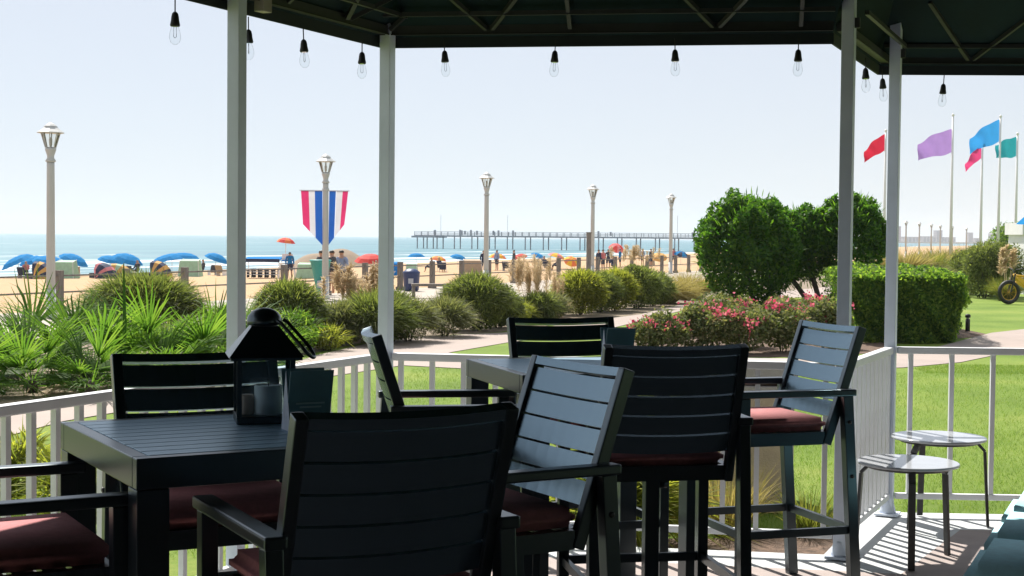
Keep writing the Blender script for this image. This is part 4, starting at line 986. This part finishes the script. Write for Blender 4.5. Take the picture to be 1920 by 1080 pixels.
for u, y, c, lb, kw in [
    (34, 104, 'blue', 'blue beach umbrella nearest the picture edge, tipped toward the sea', dict(tilt=(.2, -.42), r=1.25)),
    (90, 108, 'blue', 'blue beach umbrella behind the nearest lamp post', dict(tilt=(.1, .1), r=1.2)),
    (136, 106, 'blue', 'blue beach umbrella just past the nearest lamp post, tipped to one side', dict(tilt=(.1, .38), r=1.1, h=2.2)),
    (238, 108, 'blue', 'blue beach umbrella beside the navy domed shelter', dict(tilt=(.15, .30), r=1.15, h=2.2)),
    (310, 110, 'blue', 'blue beach umbrella rising behind the second striped shelter', dict(tilt=(.1, -.3), r=1.2, h=2.1)),
    (345, 114, 'blue', 'flat blue beach umbrella over the mint tent by the first post', dict(tilt=(0, .05), r=1.25, h=2.3)),
    (404, 112, 'blue', 'lone blue beach umbrella left of the first post', dict(tilt=(.05, .35), r=.95, h=2.2)),
    (694, 92, 'red', 'wide red beach umbrella left of the second post', dict(r=1.0, h=2.15, tilt=(.15, 0))),
    (820, 120, 'yellow', 'yellow beach umbrella right of the second post', dict(r=.72, h=1.75, tilt=(0, .1), c2='orange')),
    (932, 126, 'yellow', 'yellow beach umbrella beside the third lamp post', dict(r=.78, h=1.95, c2='orange', tilt=(0, .1))),
    (1008, 128, 'blue', 'small blue beach umbrella tipped over beyond the straw plumes', dict(r=.8, h=1.9, tilt=(0, .5))),
    (1042, 134, 'pinkc', 'pink and yellow beach umbrella beyond the straw plumes', dict(r=.85, h=1.9, c2='yellow', tilt=(0, .3))),
    (1070, 118, 'orange', 'orange beach umbrella between the fence posts', dict(r=.62, h=1.5, tilt=(.7, .2), c2='yellow')),
    (1154, 190, 'pinkc', 'pink striped beach umbrella standing high right of the fourth lamp post', dict(r=1.05, h=3.2, c2='red', tilt=(.5, .2))),
    (1235, 140, 'gold', 'tan beach umbrella left of the farthest lamp post', dict(r=.8, h=1.7, tilt=(.5, 0))),
    (1276, 150, 'blue', 'deep blue beach umbrella right of the farthest lamp post', dict(r=.8, h=1.95, tilt=(.3, .2), c2='navy')),
    (62, 112, 'blue', 'blue beach umbrella behind the first striped shelter', dict(r=1.05, h=2.1, tilt=(.2, -.2))),
    (206, 113, 'blue', 'blue beach umbrella behind the gold and mint shelter', dict(r=1.0, h=2.0, tilt=(.1, .2))),
    (322, 117, 'blue', 'blue beach umbrella tucked behind two others near the mint tent', dict(r=1.0, h=2.2, tilt=(.1, -.1))),
    (858, 140, 'blue', 'small blue beach umbrella left of the tan boxy tent', dict(r=.8, h=1.8, tilt=(.1, .2))),
    (975, 142, 'red', 'small red beach umbrella beyond the straw plumes', dict(r=.75, h=1.8, tilt=(.1, -.2))),
    (780, 150, 'blue', 'pale far blue beach umbrella between the second post and the yellow umbrella', dict(r=.9, h=1.9))]:
    x, y = bp(u, y); umbrella(x, y, c, lb, **kw)
# lifeguard stand with its own red umbrella
x, y = bp(538, 96); z0 = zb(x, y)
ls = thing('lifeguard_stand', 'white lifeguard stand under an orange red umbrella', 'lifeguard stand', (x, y, z0), .1)
for sx in (-1, 1):
    for sy in (-1, 1): MB().tube([(sx*.55, sy*.5, 0), (sx*.4, sy*.35, .95)], .045, 6).obj('leg', M['white'], ls)
MB().box((0, 0, .98), (.95, .85, .08)).obj('platform', M['white'], ls); MB().box((0, .3, 1.35), (.7, .06, .5)).obj('backrest', M['white'], ls); MB().box((0, 0, 1.17), (.7, .55, .06)).obj('seat', M['blue'], ls)
umbrella(x-.1, y, 'orange', 'orange red umbrella above the lifeguard stand', r=.62, h=1.70, tilt=(.05, .12), c2='red', zbase=z0+1.02, grp='lifeguard umbrella')
for u, y, cols, lb, kw in [
    (70, 100, ('gold', 'navy'), 'gold and navy striped shelter by the nearest lamp post', dict(w=1.65, h=1.2, rz=1.35)),
    (190, 101, ('navy', 'navy', 'pinkc'), 'navy domed shelter with a pinkish side', dict(w=1.7, h=1.1, rz=1.0)),
    (214, 103, ('gold', 'mint', 'gold'), 'gold and mint shelter leaning against the navy dome', dict(w=1.4, h=1.0, rz=1.7)),
    (290, 102, ('gold', 'navy'), 'gold and navy striped shelter below the blue umbrellas', dict(w=1.65, h=1.2, rz=1.35))]:
    x, y = bp(u, y); cabana(x, y, cols, lb, **kw)
for u, y, c, lb, kw in [
    (124, 101, 'mint', 'pale mint beach tent beside the nearest lamp post', dict(w=1.4)), (357, 106, 'mint', 'pale mint beach tent left of the first post', dict(w=1.5)),
    (575, 98, 'mint', 'mint green beach tent behind the teal bin', dict(w=1.25, h=1.0)), (885, 112, 'tan', 'tan boxy tent left of the third lamp post', dict(w=1.6, h=1.05)),
    (745, 105, 'blue', 'bright blue tent right of the second post', dict(w=.75, h=.95)), (772, 112, 'mint', 'faint green tent beside the bright blue tent', dict(w=.9, h=.8)), (1218, 150, 'tan', 'small tan tent left of the deep blue umbrella', dict(w=.9, h=1.0))]:
    x, y = bp(u, y); tent(x, y, c, lb, **kw)
# awning with white loungers
x, y = bp(494, 100); aw = thing('beach_awning', 'long blue awning over stacked white loungers', 'awning', (x, y, zb(x, y)), .02)
MB().box((0, 0, 1.28), (2.35, 1.6, .07), Matrix.Rotation(.10, 4, 'X')).obj('roof', M['blue'], aw)
MB().box((0, -.80, 1.17), (2.35, .03, .22)).obj('valance', M['navy'], aw)
for sx in (-1, 1):
    for sy in (-.7, .7): MB().tube([(sx*1.12, sy, 0), (sx*1.12, sy, 1.25)], .03, 6).obj('pole', M['white'], aw)
llab = ['leftmost white lounger stack below the blue awning', 'second white lounger stack from the left below the blue awning', 'middle white lounger stack below the blue awning', 'fourth white lounger stack from the left below the blue awning', 'rightmost white lounger stack below the blue awning']
for k in range(5):
    c = thing('lounger', llab[k], 'lounger', (x-.88+.44*k, y-.1, zb(x, y)), 0, 'stacked white loungers')
    for j in range(3): MB().box((0, 0, .22+.18*j), (.36, 1.0, .05)).obj('seat', M['white'], c)
    for sx in (-1, 1): MB().box((sx*.15, 0, .31), (.03, .9, .6)).obj('leg', M['stuffnavy'], c)
for u, y, m, lb in [(44, 102.5, 'navy', 'low navy beach chair under the umbrella nearest the picture edge'), (142, 104.5, 'tan', 'low tan beach chair under the tipped umbrella'), (244, 106.5, 'navy', 'low navy beach chair beside the navy dome'),
        (398, 110.5, 'stuffnavy', 'dark beach chair under the lone blue umbrella'), (415, 109, 'tan', 'tan beach chair close to the first post'), (700, 90.5, 'navy', 'navy beach chair under the wide red umbrella'),
        (830, 117, 'navy', 'navy beach chair beneath the yellow umbrella'), (950, 121, 'stuffnavy', 'dark beach chair right of the third lamp post'), (1026, 123, 'navy', 'navy beach chair below the tipped blue umbrella')]:
    x, y = bp(u, y); t = thing('beach_chair', lb, 'beach chair', (x, y, zb(x, y)), random.uniform(-.6, .6), 'low beach chairs')
    MB().box((0, 0, .24), (.55, .55, .04)).obj('seat', M[m], t); MB().box((0, -.36, .50), (.55, .05, .62), Matrix.Rotation(.45, 4, 'X')).obj('backrest', M[m], t)
    for sx in (-1, 1): MB().box((sx*.27, -.02, .2), (.03, .6, .40)).obj('side_frame', M['white'], t)
# people
def skin_body(pts, edges, rads, sub=1):
    me = bpy.data.meshes.new('body'); me.from_pydata(pts, edges, []); o = bpy.data.objects.new('tmp', me); COL.objects.link(o)
    md = o.modifiers.new('skin', 'SKIN'); md.use_smooth_shade = True
    for i, r in enumerate(rads): me.skin_vertices[0].data[i].radius = (r, r)
    me.skin_vertices[0].data[0].use_root = True
    if sub: s = o.modifiers.new('sub', 'SUBSURF'); s.levels = sub; s.render_levels = sub
    dg = bpy.context.evaluated_depsgraph_get(); dg.update(); r = bpy.data.meshes.new_from_object(o.evaluated_get(dg)); bpy.data.objects.remove(o); r.name = 'body'
    return r
STAND = ([(0, 0, .93), (0, 0, 1.10), (0, .01, 1.30), (0, 0, 1.44), (0, .0, 1.53), (0, .01, 1.62), (0, .0, 1.71),
          (.19, 0, 1.40), (.25, .02, 1.14), (.24, -.08, .90), (.24, -.12, .80), (-.19, 0, 1.40), (-.26, .01, 1.14), (-.25, -.06, .90), (-.25, -.10, .80),
          (.10, 0, .86), (.11, -.01, .48), (.12, .02, .09), (.12, -.13, .035), (-.10, 0, .86), (-.11, .03, .48), (-.13, .05, .09), (-.14, -.10, .035)],
         [(0, 1), (1, 2), (2, 3), (3, 4), (4, 5), (5, 6), (3, 7), (7, 8), (8, 9), (9, 10), (3, 11), (11, 12), (12, 13), (13, 14), (0, 15), (15, 16), (16, 17), (17, 18), (0, 19), (19, 20), (20, 21), (21, 22)],
         [.145, .125, .15, .12, .052, .10, .075, .065, .045, .035, .038, .065, .045, .035, .038, .095, .062, .042, .035, .095, .062, .042, .035])
SIT = ([(0, 0, .42), (0, .03, .60), (0, .05, .78), (0, .04, .92), (0, .03, 1.0), (0, .01, 1.09), (0, 0, 1.18),
        (.18, .03, .88), (.23, -.08, .66), (.2, -.28, .56), (.2, -.36, .55), (-.18, .03, .88), (-.23, -.06, .66), (-.2, -.26, .56), (-.2, -.34, .55),
        (.10, -.04, .42), (.12, -.42, .46), (.12, -.48, .10), (.12, -.60, .04), (-.10, -.04, .42), (-.12, -.42, .46), (-.12, -.46, .10), (-.12, -.58, .04)], STAND[1], STAND[2])
BODY = {'stand': skin_body(*STAND), 'sit': skin_body(*SIT)}
def shell(kind, z0, z1, grow, arms=True):
    me = BODY[kind].copy(); b = bmesh.new(); b.from_mesh(me)
    b.normal_update()
    for v in b.verts: v.co += v.normal*grow
    dl = [f for f in b.faces if not (z0 < f.calc_center_median().z < z1 and (arms or abs(f.calc_center_median().x) < .19))]
    bmesh.ops.delete(b, geom=dl, context='FACES'); b.to_mesh(me); b.free(); me.materials.clear(); return me
SH = {('stand', 'shirt'): shell('stand', .95, 1.45, .012), ('stand', 'shorts'): shell('stand', .52, .97, .016, False), ('stand', 'hair'): shell('stand', 1.64, 2, .016),
      ('sit', 'shirt'): shell('sit', .48, .93, .012), ('sit', 'shorts'): shell('sit', .30, .54, .014, False), ('sit', 'hair'): shell('sit', 1.14, 2, .016)}
BODY['stand'].materials.append(M['skin']); BODY['sit'].materials.append(M['skin'])
def person(x, y, kind, rz, shirt, shorts, lb, z=None, s=1., grp=None):
    t = thing('person', lb, 'person', (x, y, zb(x, y) if z is None else z), rz, grp); t.scale = (s, s, s)
    link('body', BODY[kind], None, t)
    for part, m in (('shirt', shirt), ('shorts', shorts), ('hair', 'hair')):
        if not m: continue
        o = link(part, SH[(kind, part)], None, t); me = o.data
        if not me.materials: me.materials.append(M[m])
        o.material_slots[0].link = 'OBJECT'; o.material_slots[0].material = M[m]
    hz, fy = (1.62, .01) if kind == 'stand' else (1.09, .01)
    b = MB(); b.box((0, fy-.105, hz-.005), (.022, .03, .03), None, .006)
    for sx in (-1, 1): b.lathe([(.004, -.008), (.011, 0), (.004, .008)], 6, (sx*.035, fy-.092, hz+.02))
    b.box((0, fy-.092, hz-.045), (.045, .012, .010)); b.obj('face', M['skin'], t)
    return t
x, y = bp(640, 53.5); person(x, y, 'stand', 2.7, 'shirtblue', 'stuffnavy', 'person in a pale blue shirt standing behind the straw plumes')
x, y = bp(622, 53.0); person(x, y, 'stand', 1.2, 'shirtgrey', 'tan', 'person in a dark shirt half hidden by the banner lamp post')
x, y = bp(602, 52.0); person(x, y, 'stand', -.8, 'shirtgrey', 'stuffnavy', 'person in dark clothes just left of the banner lamp post')
x, y = bp(543, 95.6); person(x, y, 'stand', .2, 'blue', 'navy', 'person in blue standing by the lifeguard stand', s=1.)
i = 0
plist = [(705, 91, 'sit', 'stuffnavy', 'seated person in navy under the wide red umbrella'), (716, 92.5, 'sit', 'stuffnavy', 'second seated person near the second post under the wide red umbrella'),
    (808, 118, 'sit', 'stuffnavy', 'seated person left under the yellow umbrella near the second post'), (823, 117, 'sit', 'navy', 'seated person right under the yellow umbrella near the second post'),
    (906, 112, 'stand', 'navy', 'person in navy between the tan tent and the third lamp post'), (931, 124, 'stand', 'shirtblue', 'person under the yellow umbrella beside the third lamp post'),
    (963, 118, 'stand', 'shirtgrey', 'person in grey left of the straw plumes'), (1020, 124, 'sit', 'navy', 'seated person beside the small tipped blue umbrella'), (1046, 122, 'sit', 'navy', 'seated person between the pink and orange umbrellas'),
    (1122, 116, 'stand', 'navy', 'person in navy just right of the fourth lamp post'), (1130, 118, 'stand', 'pinkc', 'person in pink right of the fourth lamp post'), (1140, 126, 'stand', 'stuffnavy', 'person in black below the high pink umbrella'),
    (1149, 120, 'sit', 'navy', 'seated person below the high pink umbrella'), (1162, 134, 'stand', 'blue', 'person in blue right of the high pink umbrella'), (1186, 150, 'stand', 'mint', 'person in mint over the golden grass'),
    (1204, 150, 'stand', 'shirtblue', 'person in pale blue over the golden grass'), (1220, 138, 'stand', 'stuffnavy', 'person in black left of the tan umbrella'), (1262, 150, 'stand', 'pinkc', 'person in pink next to the farthest lamp post'),
    (380, 111, 'sit', 'shirtgrey', 'seated person under the lone blue umbrella'), (257, 107, 'sit', 'stuffnavy', 'seated person beside the blue umbrella and navy dome'), (48, 103, 'sit', 'pinkc', 'seated person below the umbrella nearest the picture edge')]
for u, y, k, m, lb in plist:
    x, y = bp(u, y); person(x, y, k, random.uniform(-3, 3), m, 'stuffnavy', lb, grp='beachgoers on the sand')

# ------------------------------------------------------------------ fishing pier
pr_ = thing('pier', 'long timber fishing pier on many piles running out into the sea', 'pier', (-26.6, 417, -1.75), math.atan2(-.34, .94))
LN = 128
MB().box((LN/2, 0, 3.55), (LN, 5.2, .45)).obj('deck', M['pier'], pr_)
MB().box((3.5, 0, 3.30), (7, 9, .5)).obj('end_platform', M['pier'], pr_)
for s in (-1, 1):
    b = MB(); b.box((LN/2, s*2.5, 4.75), (LN, .10, .10)); b.box((LN/2, s*2.5, 4.35), (LN, .06, .12)); b.box((LN/2, s*2.5, 4.02), (LN, .06, .12))
    k = 0
    while k < LN: b.box((k+.1, s*2.5, 4.25), (.14, .14, 1.0)); k += 2
    b.obj('rail', M['pier'], pr_)
pm2 = MB().tube([(0, 0, -2), (0, 0, 3.4)], .17, 7).mesh('pile'); pm2.materials.append(M['pier'])
x_ = .8
while x_ < LN:
    for s in (-2.2, 2.2):
        o = link('pile', pm2, None, pr_); o.location = (x_, s, 0)
    x_ += 5.2 if x_ > 6 else 3.0
b = MB()
for k in range(26): b.box((random.uniform(1, LN), random.choice((-2.1, 2.1)), 4.3+.2), (.45, .4, random.uniform(1.0, 1.7)))  # plain upright boxes standing in for anglers at the rails
tag(b.obj('angler_boxes', M['pier'], pr_), kind='stuff')
pm3 = MB().tube([(0, 0, 3.7), (0, 0, 9.5)], .06, 5).mesh('light_pole'); pm3.materials.append(M['lamp'])
for k in (6, 26, 50, 74, 98):
    o = link('light_pole', pm3, None, pr_); o.location = (k, 2.3, 0)

# ------------------------------------------------------------------ far shore buildings, right edge
def tower(u, y, w, h, dp, m, lb, floors=8, bays=4):
    x = (u-960)/2780*y; t = thing('far_building', lb, 'building', (x, y, .6), .2, 'far buildings across the bay')
    MB().box((0, 0, h/2), (w, dp, h)).obj('wall', M[m], t); MB().box((0, 0, h+.6), (w*1.03, dp*1.03, 1.2)).obj('roof', M['far3'], t)
    wm = MB().box((0, 0, 0), (w/bays*.55, .3, h/floors*.5)).mesh('window'); wm.materials.append(M['navy'])
    for i in range(bays):
        for j in range(floors):
            o = link('window', wm, None, t); o.location = (-w/2+w/bays*(i+.5), -dp/2-.05, h/floors*(j+.5))
for u, y, w, h, dp, m, lb in [(1676, 2420, 15, 24, 14, 'far2', 'reddish far tower touching the fourth post'), (1757, 2450, 10, 18, 12, 'far1', 'slim grey far tower left of the lilac flag pole'), (1816, 2460, 8, 15, 10, 'far1', 'slim far tower midway between two flag poles'),
    (1862, 2480, 14, 14, 12, 'far1', 'broad purple grey far block left of the blue flag pole'), (1895, 2480, 8, 10, 10, 'far1', 'small far block right of the blue flag pole'),
    (1705, 2440, 26, 7, 14, 'far3', 'long low far building right of the reddish tower'), (1738, 2440, 22, 8, 14, 'far3', 'long low far building left of the slim grey tower'), (1776, 2450, 20, 7, 14, 'far3', 'long low far building right of the slim grey tower'), (1830, 2470, 12, 6, 12, 'far1', 'low dark far house beside the midway tower')]:
    tower(u, y, w, h, dp, m, lb)
umbrella(11.60, 30.5, 'blue', 'large blue patio umbrella cut off by the picture edge', r=1.25, h=2.75, zbase=G, grp='patio umbrella')
ks = thing('kiosk', 'white kiosk with a dark window strip behind the flag poles', 'kiosk', (17.6, 50.5, G))
MB().box((.35, 0, 1.0), (1.6, 1.6, 2.0)).obj('wall', M['white'], ks); MB().box((.35, 0, 2.2), (1.8, 1.8, .40)).obj('roof', M['white'], ks); MB().box((.35, -.81, 1.82), (1.5, .04, .14)).obj('window', M['navy'], ks)

# ------------------------------------------------------------------ sea air
hz = MB().box((0, 2150, 22), (9600, 5300, 62)).obj('haze'); tag(hz, kind='stuff')
m, n, l = new_mat('sea haze'); o = n.new('ShaderNodeOutputMaterial'); pv = n.new('ShaderNodeVolumePrincipled')
pv.inputs['Color'].default_value = (.74, .79, .85, 1); pv.inputs['Density'].default_value = .00022; pv.inputs['Anisotropy'].default_value = .2
l.new(pv.outputs[0], o.inputs['Volume']); hz.data.materials.append(m)
